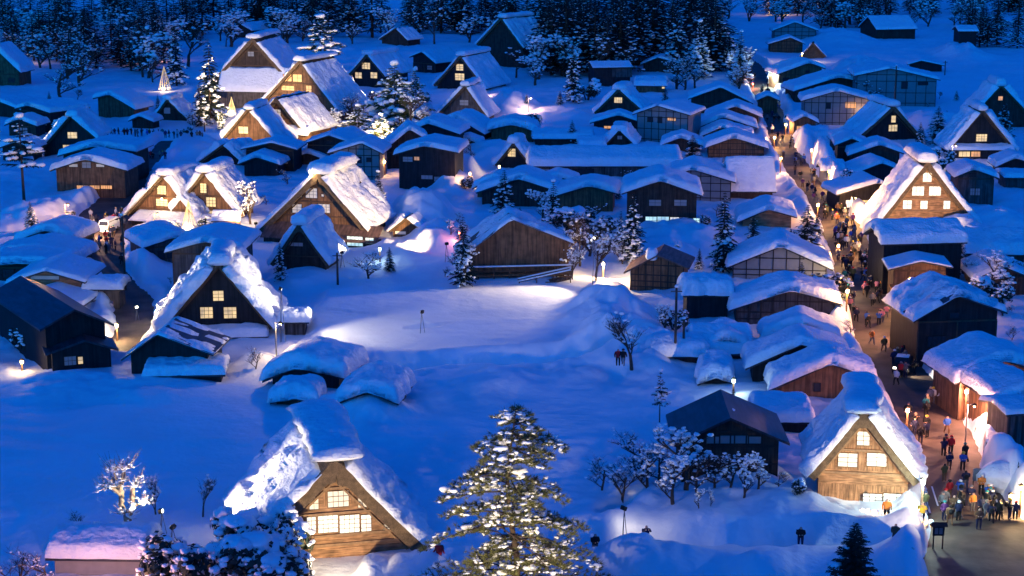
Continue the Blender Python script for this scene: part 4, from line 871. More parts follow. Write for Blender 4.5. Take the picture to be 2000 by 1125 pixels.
# big pine in front
def big_pine():
    r = random.Random(5); tr = MB(); cr = MB(); sn = MB(); H = 15.
    ax = lambda z: np.array([.35 * math.sin(z * .5), .2 * math.cos(z * .4), z])
    tr.tube([ax(z) for z in np.linspace(-1.5, H * .97, 14)], np.linspace(.30, .03, 14), 8)
    cv, cf = [], []
    def tuft(p, d, s, n):
        v = NR.normal(0, 1, (n, 3)) * [.8, .8, .56] + [0, 0, .24] + d; v /= np.linalg.norm(v, axis=1, keepdims=True) + 1e-6
        q = np.cross(v, NR.uniform(-.5, .5, (n, 3))); q /= np.linalg.norm(q, axis=1, keepdims=True) + 1e-6; L = s * NR.uniform(.6, 1.2, (n, 1))
        o = 3 * len(cf); cv.append(np.stack([p - q * s * .07, p + q * s * .07, p + v * L], 1).reshape(-1, 3)); cf.extend((o + 3 * i, o + 3 * i + 1, o + 3 * i + 2) for i in range(n))
    for i in range(118):
        z = 1.2 + 13.5 * (i + r.uniform(-2, 2)) / 118; f = min(.99, max(0, (z - 1.2) / (H - 1.2))); Rm = 6.6 * (1 - f) ** .5 * (.8 + .25 * math.sin(z * 2.1)) + .3
        for b in range(1):
            az = i * 2.399 + r.uniform(-.6, .6); Lb = Rm * r.choice((r.uniform(.35, .8), r.uniform(.8, 1.2)))
            d = np.array([math.cos(az), math.sin(az), 0]); side_ = np.array([-d[1], d[0], 0]); base = ax(z)
            bend = r.uniform(-.05, .30)
            def pt(t): return base + d * Lb * t + np.array([0, 0, Lb * (bend * t - .36 * t * t) ]) + side_ * (math.sin(t * 3 + i) * .12 * Lb)
            tr.tube([pt(t) for t in (0, .35, .7, 1)], [.075 * (1 - f * .6), .05, .03, .012], 4, cap=False)
            nn = max(4, int(Lb * 3.4))
            for j in range(nn):
                t = .38 + .62 * (j + r.random()) / nn; p = pt(t); wv = .30 * Lb * (1.25 - t) + .12
                for s in (-1, -.45, .45, 1):
                    if r.random() < .15: continue
                    q = p + side_ * s * wv * r.uniform(.5, 1) + d * r.uniform(-.1, .35) * wv + np.array([0, 0, r.uniform(-.10, .12)])
                    if abs(s) > .5: tr.bar(p, q, .022, .022)
                    tuft(q, (d * .6 + side_ * s * .5 + np.array([0, 0, .2])), r.uniform(.26, .42), 15)
                    if r.random() < .22:
                        for _ in range(r.choice((1, 2, 2, 3))): sz = r.uniform(.04, .13); lump(sn, q + [r.uniform(-.2, .2), r.uniform(-.2, .2), r.uniform(.02, .16)], (sz * r.uniform(.8, 2), sz * r.uniform(.8, 1.8), sz * r.uniform(.5, 1)), 0, .5)
            for _ in range(r.choice((0, 1, 1, 2))):
                p = pt(r.uniform(.45, .95)); sz = r.uniform(.14, .32); lump(sn, p + [0, 0, .14], (sz * r.uniform(1, 1.5), sz * r.uniform(.7, 1.2), sz * .6), 1, .7)
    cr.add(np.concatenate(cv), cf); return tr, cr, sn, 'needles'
put('bigpine', big_pine, 'pine_tree', 'tall floodlit pine flecked with snow in front of everything', 1000, 1215, 792, H0=15., rz=.4, wide=1.12)
def firmk(i, snow, **k): return lambda: conifer(300 + i, 10, k.get('R', 2.3), 26, 7, snow, k.get('z0', .06), k.get('droop', .35), k.get('m', 'needles_dark'), 1.0, 6, .25, k.get('cap', False), k.get('ss', 1.0))
put('fir_near', lambda: conifer(310, 10, 3.6, 34, 9, .03, .03, .05, 'needles_dark', .8, 9, .2), 'fir_tree', 'dark unlit fir at the bottom edge before the trench path', 1664, 1210, 1018)
fs = firmk(1, .55); fn = firmk(2, .25)
for k, m, px, py, tp, wd, lb in [
    ('fir_a', fs, 1236, 498, 375, 1.0, 'snow-dusted fir left of the cool shop-glass house'), ('fir_a', fs, 1212, 492, 410, .8, 'smaller fir behind the fir at the shop-glass house'), ('fir_b', fn, 1412, 532, 372, .95, 'dark fir right of the cool shop-glass house'),
    ('fir_b', fn, 1470, 500, 420, 1.4, 'squat dark fir below the tan-walled house'), ('fir_b', fn, 1575, 497, 398, 1.5, 'broad dark fir leaning over the street crowd'), ('fir_c', firmk(3, .8, cap=True, ss=1.0), 740, 430, 334, 1.1, 'fir carrying snow cushions right of the ridge-cushion house'),
    ('fir_b', fn, 412, 240, 72, .9, 'tall dark conifer before the temple lodge'), ('fir_b', fn, 392, 246, 160, 1.2, 'short dark conifer at the foot of the temple lodge'), ('fir_a', fs, 345, 168, 46, .9, 'slim conifer behind the glowing rope cone'),
    ('fir_b', fn, 1352, 322, 262, 1.9, 'bushy evergreen above the cool shop-glass house'), ('fir_a', fs, 1322, 140, 20, 1.2, 'heavy conifer left of the lamp-lit street top'), ('fir_c', None, 1365, 150, 40, 1.2, 'snow-clotted conifer with lit trunk beside the street top'),
    ('fir_a', fs, 548, 548, 470, .8, 'small frosted fir beside the unlit thatched barn'), ('fir_b', fn, 905, 560, 420, .95, 'dark pine left before the wooden stage'),
    ('fir_c', None, 1080, 470, 352, 1.1, 'snow-cushioned pine behind the wooden stage'), ('fir_a', fs, 985, 430, 330, 1.3, 'dark pine rising behind the wooden stage roof'), ('fir_a', fs, 1120, 200, 96, 1.0, 'dusky conifer before the dark storehouse'), ('fir_a', fs, 1832, 250, 206, 1.6, 'frosty bush conifer right of the frosted-roof house'),
    ('fir_b', fn, 1888, 300, 225, 1.5, 'dark bush conifer before the steep dark house'), ('fir_a', fs, 1958, 292, 200, 1.3, 'snowy conifer between the two right-edge thatched houses'), ('fir_b', fn, 1984, 985, 905, .8, 'young fir with tiny lights by the right edge of the street'), ('fir_b', fn, 1432, 800, 755, 1.0, 'sapling fir above the bare metal roof'),
    ('fir_a', fs, 60, 425, 392, 1.2, 'little fir at the drift by the left lane'), ('fir_c', None, 1445, 160, 60, 1.0, 'frosted tree at the street top left side')]:
    put(k, m, 'fir_tree', lb, px, py, tp, wide=wd)
# high-crowned pines
def umbrella(seed): return None
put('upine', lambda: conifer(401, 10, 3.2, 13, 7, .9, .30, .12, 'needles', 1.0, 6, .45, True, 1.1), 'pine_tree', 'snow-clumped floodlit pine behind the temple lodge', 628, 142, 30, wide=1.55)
put('upine2', lambda: conifer(402, 10, 2.9, 9, 7, .3, .42, .12, 'needles_dark', 1.0, 6, .4, True, 1.2), 'pine_tree', 'lone pine with bare stem above the bare metal roof', 1288, 838, 722, wide=.8)
put('upine2', None, 'pine_tree', 'pine with bare stem by the left lane', 47, 392, 225, wide=1.2)
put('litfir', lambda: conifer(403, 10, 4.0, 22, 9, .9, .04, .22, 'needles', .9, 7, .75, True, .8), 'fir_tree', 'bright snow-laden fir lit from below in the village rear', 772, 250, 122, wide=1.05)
put('litfir', None, 'fir_tree', 'slimmer snow-laden tree right behind the bright fir', 812, 236, 134, wide=.7)
put('litfir', None, 'fir_tree', 'round snow-laden bush left of the bright fir', 700, 262, 205, wide=1.5)
put('litfir', None, 'fir_tree', 'frosty low tree below the round snow-laden bush', 745, 285, 222, wide=1.2)
# leafless trees
bm = {}
for key, kw in dict(bare_a=dict(seed=1, levels=4, snow=.18), bare_b=dict(seed=2, levels=4, snow=.3, ssize=.8), bare_c=dict(seed=3, levels=4, snow=.06, spread=.7), bush=dict(seed=4, levels=4, spread=1.1, snow=.05, up=.5),
                    clot=dict(seed=6, levels=4, spread=.9, snow=.34, nb=4, ssize=1.0, thick=.026), fluffy=dict(seed=8, levels=4, spread=1.0, snow=.2, ssize=.6, nb=4)).items():
    bm[key] = (lambda kw=kw: branchy(h=9., **kw))
for k, px, py, tp, wd, lb in [
    ('bare_c', 1235, 674, 586, 1.1, 'leafless tree with dark stem beside the lit field'), ('clot', 1300, 662, 575, .9, 'leafless tree dotted with snow beside the twin poles'), ('fluffy', 120, 190, 95, 1.5, 'wide frosted leafless tree at upper left'), ('bare_b', 1165, 552, 398, .8, 'lamp-lit leafless tree by the stair lamp'),
    ('bare_b', 1118, 552, 452, .7, 'pale-stemmed leafless tree at the foot of the stage stairs'), ('fluffy', 1140, 470, 372, 1.1, 'dark leafless tree right of the wooden stage'), ('bare_a', 720, 545, 474, 1.5, 'snowy spreading bush below the ridge-cushion house'), ('clot', 490, 432, 325, .7, 'lamp-lit snowy leafless tree right of the floodlit pair'),
    ('bush', 690, 240, 168, 1.0, 'reddish lit round leafless bush beside the bright fir'), ('bare_a', 430, 80, 10, 1.0, 'leafless tree left of the temple lodge roof'), ('bare_c', 280, 150, 30, 1.0, 'grey leafless tree between the woods and rope cone'), ('fluffy', 300, 160, 90, 1.0, 'frosted leafless tree left of the glowing rope cone'),
    ('fluffy', 170, 120, 20, 1.2, 'frosted leafless tree under the left woods'), ('clot', 1945, 590, 470, 1.2, 'snow-clotted tree at the right above the metal roof'), ('clot', 1900, 560, 492, 1.0, 'snow-clotted tree behind the stall house'), ('fluffy', 1980, 560, 490, 1.2, 'branching snowy tree cut by the right edge'),
    ('clot', 1265, 965, 828, .9, 'leafless orchard tree with snow clots, leftmost of the orchard'), ('clot', 1315, 985, 850, 1.0, 'forked orchard tree with snow clots before the bare roof house'), ('fluffy', 1360, 980, 842, 1.0, 'fine-twigged orchard tree before the bare roof house'), ('clot', 1452, 980, 862, .8, 'orchard tree with fat snow cushions at the right of the orchard'),
    ('clot', 1365, 992, 940, .8, 'low snow-clotted shrub at the orchard front'), ('clot', 1388, 988, 945, .6, 'tiny snow-clotted sapling at the orchard front'), ('bush', 1175, 958, 880, 1.2, 'faint leafless bush left of the orchard'), ('clot', 1300, 960, 905, .9, 'snow-clotted shrub beneath the forked orchard tree'),
    ('bare_c', 396, 1010, 912, .8, 'forked pruned tree left of the big floodlit house'), ('clot', 305, 1005, 900, .55, 'dark pruned tree carrying a snow slab'), ('bush', 30, 1150, 1062, 1.3, 'dark twiggy bush in the bottom left corner'), ('fluffy', 90, 1150, 1050, 1.1, 'tangled snowy bush beside the lit storehouse'),
    ('fluffy', 470, 1175, 1000, 1.0, 'twiggy snowy tree among the shrubs left of the big house'), ('fluffy', 345, 1160, 1030, 1.0, 'twiggy shrub right of the lit storehouse'), ('clot', 540, 1160, 985, .9, 'twiggy tree before the slid roof snow'), ('bush', 150, 1040, 990, 1.2, 'thin twigs behind the lit storehouse roof'), ('bush', 1380, 600, 560, .9, 'twiggy shrub at the round-topped storehouse'), ('fluffy', 1630, 668, 620, 1.4, 'snowy shrub on the street bank'), ('fluffy', 1660, 665, 615, 1.3, 'snowy shrub beside the street crowd'), ('fluffy', 1700, 205, 130, 1.4, 'frosted thicket behind the plaster house'),
    ('fluffy', 1425, 130, 20, 1.0, 'lamp-lit frosted leafless tree at the street top'), ('bare_a', 1690, 60, 0, 1.0, 'bare tree left of the high snowfield pavilion'), ('clot', 880, 460, 420, 1.3, 'garden shrub under the pink lamp'), ('bush', 905, 465, 425, 1.2, 'reddish garden bush near the pink lamp'), ('fluffy', 920, 330, 250, .9, 'snowy tree beside the lantern lane'), ('fluffy', 560, 360, 320, 1.2, 'frosted shrubs left behind the ridge-cushion house'), ('fluffy', 1095, 545, 405, .8, 'bare tree rising beside the stage stairs'), ('bare_c', 1132, 520, 385, .8, 'dark bare tree behind the stair lamp'), ('fluffy', 1150, 500, 380, 1.0, 'dense bare tree between the stage and shop-glass house'), ('bare_a', 905, 560, 440, .8, 'bare tree at the left corner of the wooden stage'), ('clot', 1060, 440, 350, 1.0, 'snowy bare tree above the stage roof'), ('fluffy', 690, 250, 165, 1.3, 'broad lit frosted tree left of the bright fir'), ('clot', 655, 262, 200, 1.2, 'lit frosted tree at the amber house corner'), ('fluffy', 800, 262, 150, 1.1, 'broad lit frosted tree before the bright fir')]:
    put(k, bm[k], 'leafless_tree', lb, px, py, tp, wide=wd, H0=9. * .86)
for i, (px, py, tp, lb) in enumerate([(1250, 972, 812, 'tall fine-twigged orchard tree at the orchard left'), (1340, 972, 800, 'tallest orchard tree before the bare roof house'), (1395, 975, 850, 'dense orchard tree before the dark plank wall'), (1425, 970, 858, 'twin-stemmed orchard tree right of the dense one'), (1285, 940, 838, 'shaggy orchard tree behind the forked one'), (1480, 965, 880, 'orchard tree nearest the crossing house'), (1520, 968, 905, 'low orchard tree under the bare roof eaves'), (1215, 960, 868, 'thin orchard bush at the far left')]):
    put(('fluffy', 'clot', 'fluffy', 'bare_a')[i % 4], None, 'leafless_tree', lb, px, py, tp, wide=1.15, H0=7.7)
_n = _tr = 0
while _n < 100 and _tr < 1500:
    _tr += 1; px, py = rng.choice([(rng.uniform(1000, 1460), rng.uniform(150, 185)), (rng.uniform(0, 480), rng.uniform(60, 175)), (rng.uniform(0, 480), rng.uniform(60, 160)), (rng.uniform(480, 1000), rng.uniform(58, 100)), (rng.uniform(1400, 1640), rng.uniform(10, 60)), (rng.uniform(1620, 2000), rng.uniform(10, 60))]); p = at(px, py)
    if any(abs(p[0] - o.location[0]) < 9 and -20 < p[1] - o.location[1] < 15 for o in HC): continue
    put(rng.choice(['fluffy', 'bare_a', 'bare_c', 'clot']), None, 'frosted_tree', 'frosted leafless tree at the dark forest edge', px, py, py - rng.uniform(9, 17) * ppm(p), 'frosted trees along the forest edge', wide=rng.uniform(1, 1.4), H0=7.7, z=.5); _n += 1
# heavily pruned floodlit tree
def pruned():
    r = random.Random(3); tr = MB(); sn = MB()
    for pts, rd in [([(0, 0, -.6), (.05, 0, 1.2), (.0, 0, 2.0)], (.5, .46, .42)), ([(0, 0, 1.8), (-.55, 0, 3.2), (-.5, .1, 4.7), (-.9, 0, 5.6)], (.38, .34, .3, .22)), ([(0, 0, 1.7), (.6, .1, 2.8), (.7, 0, 4.4), (.8, 0, 5.4)], (.38, .34, .3, .22)), ([(-.5, 0, 4.4), (-1.4, .1, 5.2), (-2.0, 0, 5.3)], (.28, .26, .24)), ([(-.6, 0, 4.9), (-.3, 0, 6.2), (.0, 0, 7.4)], (.26, .22, .2)), ([(.6, 0, 3.0), (1.8, .1, 3.4)], (.14, .1)), ([(-.9, 0, 5.6), (-1.1, 0, 6.6), (-1.3, 0, 7.2)], (.12, .1, .09))]:
        tr.tube(pts, rd, 8)
        e = np.array(pts[-1]); lump(sn, e + [0, 0, .12], (.34, .34, .3), 1, .3)
        for _ in range(34):
            v = np.array([r.uniform(-1.3, 1.3), r.uniform(-1.3, 1.3), r.uniform(-.3, 1.2)]); tr.tube([e, e + v * .9, e + v * 1.4 + [0, 0, .3]], [.045, .03, .01], 3, cap=False); lump(sn, e + v * r.uniform(.5, 1.2), (r.uniform(.1, .26), r.uniform(.1, .2), .09), 0, .4)
    lump(sn, (-1.5, 0, 5.55), (.8, .4, .35), 1, .3); lump(sn, (1.7, 0, 3.6), (.6, .4, .35), 1, .3); lump(sn, (.6, -.1, 2.9), (.3, .3, .5), 1, .3); lump(sn, (-.3, 0, 2.6), (.3, .3, .5), 1, .3)
    return tr, None, sn, None
put('pruned', pruned, 'pruned_tree', 'hard-pruned floodlit tree with knobbly stumps and snow', 250, 1040, 910, bark='bark_pale', H0=7.7, rz=0)
# snow-capped evergreen shrubs
def shrub(seed, n=7, R=1.5):
    r = random.Random(seed); cr = MB(); sn = MB(); tr = MB(); cv, cf = [], []
    for i in range(n):
        a = r.uniform(0, 6.28); d = R * math.sqrt(r.random()) * .8; c = np.array([math.cos(a) * d, math.sin(a) * d, r.uniform(.7, 1.9)]); s = r.uniform(.5, .85)
        tr.tube([(0, 0, -.6), c * [.4, .4, .5], c], [.07, .05, .03], 5, cap=False)
        for _ in range(260):
            v = np.array([r.gauss(0, 1), r.gauss(0, 1), r.gauss(0, 1)]); v /= np.linalg.norm(v); p = c + v * s * r.uniform(.55, 1.05); q = np.cross(v, [r.random(), r.random(), r.random()]); q /= np.linalg.norm(q) + 1e-6; w = np.cross(v, q)
            l = r.uniform(.07, .14); o = len(cv); cv.extend([p - q * l, p + w * l * .7, p + q * l, p - w * l * .7]); cf.append((o, o + 1, o + 2, o + 3))
        for _ in range(20):
            v = np.array([r.gauss(0, 1), r.gauss(0, 1), abs(r.gauss(.4, .6))]); v /= np.linalg.norm(v); z = r.uniform(.05, .2); lump(sn, c + v * s * .95, (z, z, z * .6), 0, .35)
        if r.random() < .34: lump(sn, c + [0, 0, s * .8], (s * .68, s * .6, s * .42), 2, .6)
    cr.add(cv, cf); return tr, cr, sn, 'leaf_dark'
SH = [(lambda i=i: shrub(20 + i)) for i in range(3)]
for i, px, py, tp, wd, lb in [(0, 365, 1165, 1040, 1.1, 'snow-domed evergreen shrub right of the lit storehouse'), (1, 440, 1175, 1030, 1.1, 'dark evergreen shrub with snow pads left of the big house'), (2, 505, 1180, 1040, 1.1, 'evergreen shrub with three snow domes before the big house'), (0, 585, 1180, 1040, .9, 'evergreen shrub with snow dome at the big house corner'),
                              (1, 470, 1120, 1000, .9, 'flecked evergreen shrub against the slid roof snow'), (2, 540, 1110, 985, .8, 'tall flecked shrub against the floodlit gable'), (1, 1935, 610, 540, 1.0, 'dark snowy evergreen above the street metal roof'), (2, 1555, 985, 930, .9, 'snow-padded shrub left of the bright crossing house'), (0, 880, 1180, 1120, 1.0, 'evergreen shrub at the foot of the tall pine'),
                              (2, 400, 452, 420, 1.2, 'snow-padded shrubs before the left pair'), (1, 340, 458, 430, 1.0, 'low shrub at the entrance of the floodlit left house'), (0, 470, 470, 440, 1.3, 'round snowy shrubs beside the gatehouse'), (1, 135, 440, 410, 1.4, 'dark hedge shrub by the left square')]:
    put(f'shrub{i}', SH[i], 'evergreen_shrub', lb, px, py, tp, wide=wd, H0=2.6)
# small garden shrubs scattered between the houses
_n = 0; _tr = 0
while _n < 120 and _tr < 2500:
    _tr += 1; px, py = rng.uniform(20, 1980), rng.uniform(190, 720); p = at(px, py)
    if 560 < px < 1260 and 545 < py < 740: continue
    xa, ya = np.array([p[0]]), np.array([p[1]])
    if min(float(corridor(Q, xa, ya)[0]) for Q in (STREET, SQUARE, QUEUE, TRENCH_A)) < .8: continue
    if any(abs(p[0] - o.location[0]) < 6.5 and -2.5 < p[1] - o.location[1] < 11 for o in HC): continue
    k = ppm(p); key = rng.choice(['clot', 'bush', 'fluffy', 'shrub0', 'shrub1', 'bare_c', 'fir_a', 'fir_b', 'fir_b']); h = rng.choice([rng.uniform(1.2, 3.0), rng.uniform(2, 5.5)])
    put(key, None, 'garden_shrub', 'snow-flecked garden shrub or young tree between the village houses', px, py, py - h * k, 'garden shrubs among the houses', wide=rng.uniform(.9, 1.5), H0=2.6 if key[0] == 's' else (10. if key[0] == 'f' and key[1] == 'i' else 7.7)); _n += 1
# ------------------------------------------------------------------ wooden stage with stairs
O = at(1010, 556, .8); f = Fr(O, math.radians(-6)); k = ppm(O)
root = thing('wooden_stage', 'brown wooden stage house on posts with an outside stair behind the lit field', 'building', O, -f.a)
P = [f.hit(895, 508), f.hit(1000, 428), f.hit(1122, 476)]; LEN = 9
r_ = slab_roof(root, P, 0, LEN, .22, 'brown_roof'); roof_snow(r_, P, 0, LEN, .45, nseed(), patch=.45)
shell(root, P, .9, LEN - .9, .6, .23, 1.2, 'wood_brown'); shell(root, [(P[0][0] + .8, .9), (0, 1.0), (P[2][0] - .8, .9)], 1.2, LEN - 1, .3, .02, -2, 'wood_dark', 'base_wall')
mpS = lambda u, o, h: (u, .9 - o, h)
ul_, ur_ = P[0][0] + .4, P[2][0] - .3
mbox(MB(), mpS, ul_, ur_, 0, 1.7, 1.3, 1.5).build('deck', 'wood_brown', root)
for i in range(8):
    u = ul_ + .1 + (ur_ - ul_ - .2) * i / 7; mbox(MB(), mpS, u - .07, u + .07, 1.5, 1.64, -1.2, 2.5).build('post', 'beam', root)
for h in (1.95, 2.45): mbox(MB(), mpS, ul_, ur_, 1.45, 1.55, h - .06, h + .06).build('railing', 'beam', root)
mbox(MB(), mpS, ul_, ur_, 1.4, 1.68, 2.52, 2.66).build('railing_snow', 'snow', root)
us0, hs0 = f.hit(1112, 502, -2); us1, hs1 = f.hit(1012, 552, -2)
for i in range(12):
    t = i / 12; u = us0 + (us1 - us0) * t; h = 1.35 * (1 - t) + .1; MB().box(u - .42, -3.2, h - .06, u + .1, -1.9, h).build('stair_tread', 'wood_brown', root)
for dd in (-3.25, -1.85):
    MB().bar((us0, dd, 1.4), (us1, dd, .1), .08, .3).build('stringer', 'wood_brown', root); MB().bar((us0, dd, 2.4), (us1, dd, 1.1), .1, .14).build('handrail', 'beam', root); MB().bar((us0, dd, 2.52), (us1, dd, 1.22), .2, .14).build('handrail_snow', 'snow', root)
    for t in (.0, .33, .66, 1): u = us0 + (us1 - us0) * t; MB().bar((u, dd, -.6), (u, dd, 2.4 - 1.3 * t), .12).build('post', 'beam', root)
# ------------------------------------------------------------------ loose snow lumps left on roofs
for px, py, w, t, L, lb in [(1273, 504, 1.5, 1.0, 2.2, 'single lump of snow on the slat hut ridge'), (1426, 818, 1.0, .3, 2.2, 'flat snow remnant on the bare metal roof')]:
    p = at(px, py, 5.0); o = snow_log(MB(), (0, 0, 0), (.3, L, 0), w, t, nseed()).build('snow_lump', 'snow', smooth=True); tag(o, lb, 'snow lump')
    hz = {1273: 4.9, 1426: 6.3}[px]; q = at(px, py, hz); o.location = tuple(q)
# ------------------------------------------------------------------ lamps
def light(parent, kind, loc, col, power, size=.15, aim=None, cone=70, blend=.6):
    l = bpy.data.lights.new('lamp_light', kind); l.energy = power; l.color = col; l.shadow_soft_size = size
    o = bpy.data.objects.new('lamp_light', l); COL.objects.link(o); o.parent = parent; o.location = loc
    if kind == 'SPOT':
        l.spot_size = math.radians(cone); l.spot_blend = blend
        d = Vector(aim) - (Vector(parent.location) + Vector(loc)); o.rotation_euler = d.to_track_quat('-Z', 'Y').to_euler()
    return o
WARM, WHITE, ORANGE, PINK, COOL, RED = (1, .70, .34), (1, .86, .60), (1, .52, .18), (1, .45, .30), (.72, 1, .92), (1, .2, .07)
def flood(label, px, py, aim, power, col=WHITE, cone=70, h=1.3, z=None, xy=None):
    """tripod floodlight; aim = (px, py, height) of the point it shines at"""
    p = at(px, py, .8); p = at(px, py, gz(p)); p[2] = gz(p); tgt = np.array(aim, float)
    if xy: p = np.array([xy[0], xy[1], gz(xy)])
    root = thing('flood_lamp', label, 'floodlight', p, 0, 'floodlights on the snow')
    for a in (0, 2.1, 4.2): MB().bar((math.cos(a) * .35, math.sin(a) * .35, -.1), (0, 0, h - .1), .05).build('leg', 'steel', root)
    d = tgt - (p + [0, 0, h]); d /= np.linalg.norm(d); c = np.array([0, 0, h]); s = np.cross(d, [0, 0, 1.]); s /= np.linalg.norm(s); u = np.cross(s, d)
    def bx(x0, x1, w, hh): return MB().add([c + d * x + s * i * w + u * j * hh for x in (x0, x1) for i, j in ((-1, -1), (1, -1), (1, 1), (-1, 1))], [(0, 1, 2, 3), (7, 6, 5, 4), (0, 4, 5, 1), (1, 5, 6, 2), (2, 6, 7, 3), (3, 7, 4, 0)])
    hd = bx(-.22, .06, .22, .16).build('housing', 'trim', root); bx(.062, .08, .18, .12).build('lens', 'lamp_white', hd)
    light(root, 'SPOT', tuple(c + d * .35), col, power, .12, tuple(tgt), cone)
    return root
def hp(g, px, py, d=.9):
    """world point on a house front"""
    f = G[g][1]; u, h = f.hit(px, py, d); return f.world(u, d, h)
def lamp(label, px, py, h, power, col=WARM, m='lamp_warm', kind='post', group='village lamps', z=None):
    p = at(px, py, .3); p = at(px, py, gz(p) if z is None else z); p[2] = gz(p)
    root = thing('street_lamp', label, 'lamp', p, 0, group)
    if kind == 'post':
        MB().tube([(0, 0, -.6), (0, 0, h)], [.09, .06], 8).build('pole', 'steel', root); MB().bar((0, 0, h - .1), (.5, -.25, h + .1), .06).build('arm', 'steel', root)
        hd = MB().lathe([(.05, .18), (.2, .08), (.22, 0)], 10, (.55, -.28, h - .02)).build('shade', 'trim', root); lump(b := MB(), (.55, -.28, h - .1), .11, 1, 0); b.build('bulb', m, hd, smooth=True)
        light(root, 'POINT', (.55, -.28, h - .38), col, power, .14)
    elif kind == 'lantern':
        MB().bar((0, 0, -.6), (0, 0, h), .16).build('post', 'wood_brown', root)
        hd = MB().box(-.14, -.14, h, .14, .14, h + .36).build('lantern', m, root); MB().add([(-.22, -.22, h + .37), (.22, -.22, h + .37), (.22, .22, h + .37), (-.22, .22, h + .37), (0, 0, h + .58)], [(0, 1, 4), (1, 2, 4), (2, 3, 4), (3, 0, 4), (3, 2, 1, 0)]).build('cap', 'trim', hd)
        light(root, 'POINT', (0, -.45, h + .25), col, power, .2)
    return root
# ------------------------------------------------------------------ floodlights
K = 1.0
def gp(px, py, z=.8): return at(px, py, z)
flood('floodlight on the snow before the big thatched house gable', 650, 1190, hp(1, 665, 1000), 3300, (1, .80, .50), 90, 1.2)
flood('floodlight behind the shrubs lighting the slid roof snow', 318, 1046, G[1][1].world(-4, 6, 4), 7000, (1, .84, .58), 60, 2.0)
flood('floodlight left below the tall pine', 0, 0, gp(990, 1200) + [0, 0, 9.5], 15000, (1, .78, .44), 40, 1.5, xy=(-8, 90))
flood('floodlight right below the tall pine', 0, 0, gp(1010, 1200) + [0, 0, 8.5], 10000, (1, .76, .42), 40, 1.5, xy=(7, 91))
flood('hillside floodlight aimed at the bright crossing house', 0, 0, hp(2, 1692, 905), 105000, (1, .80, .50), 11, 3, xy=(37, 84))
flood('low floodlight spreading over the lit field', 552, 672, gp(830, 664), 2600, WHITE, 80, 6.0)
flood('floodlight by the stair lamp washing the lit field', 1160, 556, gp(900, 620), 8000, (1, .78, .52), 75, 6.0)
flood('floodlight lighting the left roof of the three-window house', 268, 632, G[3][1].world(-4, 4, 4), 14000, WHITE, 75, 2.0)
flood('floodlight on a stand out in the lit field', 824, 656, G[3][1].world(4.5, 3, 5.0), 18000, WHITE, 26, 2.4)
flood('floodlight by the drift lighting the ridge-cushion house roof', 872, 494, G[4][1].world(5, 5, 4), 24000, WARM, 50, 2.5)
flood('floodlight below the ridge-cushion house lighting its gable', 668, 520, hp(4, 610, 400), 5000, WARM, 75, 2)
flood('floodlight before the floodlit left pair', 300, 478, hp(6, 330, 380), 8000, WARM, 85, 2)
flood('floodlight at the gatehouse lighting the pair from the side', 500, 462, hp(7, 420, 370), 8000, WARM, 80, 2)
flood('floodlight lighting the dark thatched house verge at the left', 52, 300, G[8][1].world(-3, 1, 4), 9000, WHITE, 70, 2)
flood('floodlight lighting the amber-window house roof', 728, 214, G[11][1].world(5, 7, 6), 34000, (1, .80, .52), 80, 4)
flood('floodlight lighting the temple lodge front', 452, 262, hp(10, 500, 110), 36000, (1, .72, .40), 75, 2)
flood('floodlight lighting the steep smooth-roofed house', 628, 288, G[12][1].world(3, 5, 5), 7000, WARM, 90, 3)
flood('floodlight lighting the white-verged thatched house', 430, 296, hp(13, 470, 240), 6000, WARM, 80, 1.6)
flood('floodlight beneath the bright fir', 752, 300, gp(772, 245) + [0, 0, 6], 16000, (1, .76, .44), 75, 4)
flood('floodlight at the round snow-laden bush', 716, 292, gp(715, 255) + [0, 0, 3], 3000, WARM, 90, 1.5)
flood('floodlight beneath the snow-clumped pine', 668, 168, gp(626, 130) + [0, 0, 9], 20000, WARM, 70, 1.5)
flood('floodlight in the drift lighting the golden house', 1812, 500, hp(25, 1812, 380), 15000, (1, .66, .30), 80, 2.5)
flood('small floodlight by the stream bridge', 1219, 1036, gp(1330, 1030), 130, WHITE, 165, 4.0)
flood('floodlight at the pruned tree', 338, 1062, gp(250, 1040) + [0, 0, 4], 2600, WHITE, 60, 1.5)
flood('floodlight at the glowing straw hut', 1578, 128, hp(26, 1588, 98), 900, (1, .6, .25), 80, 1.2)
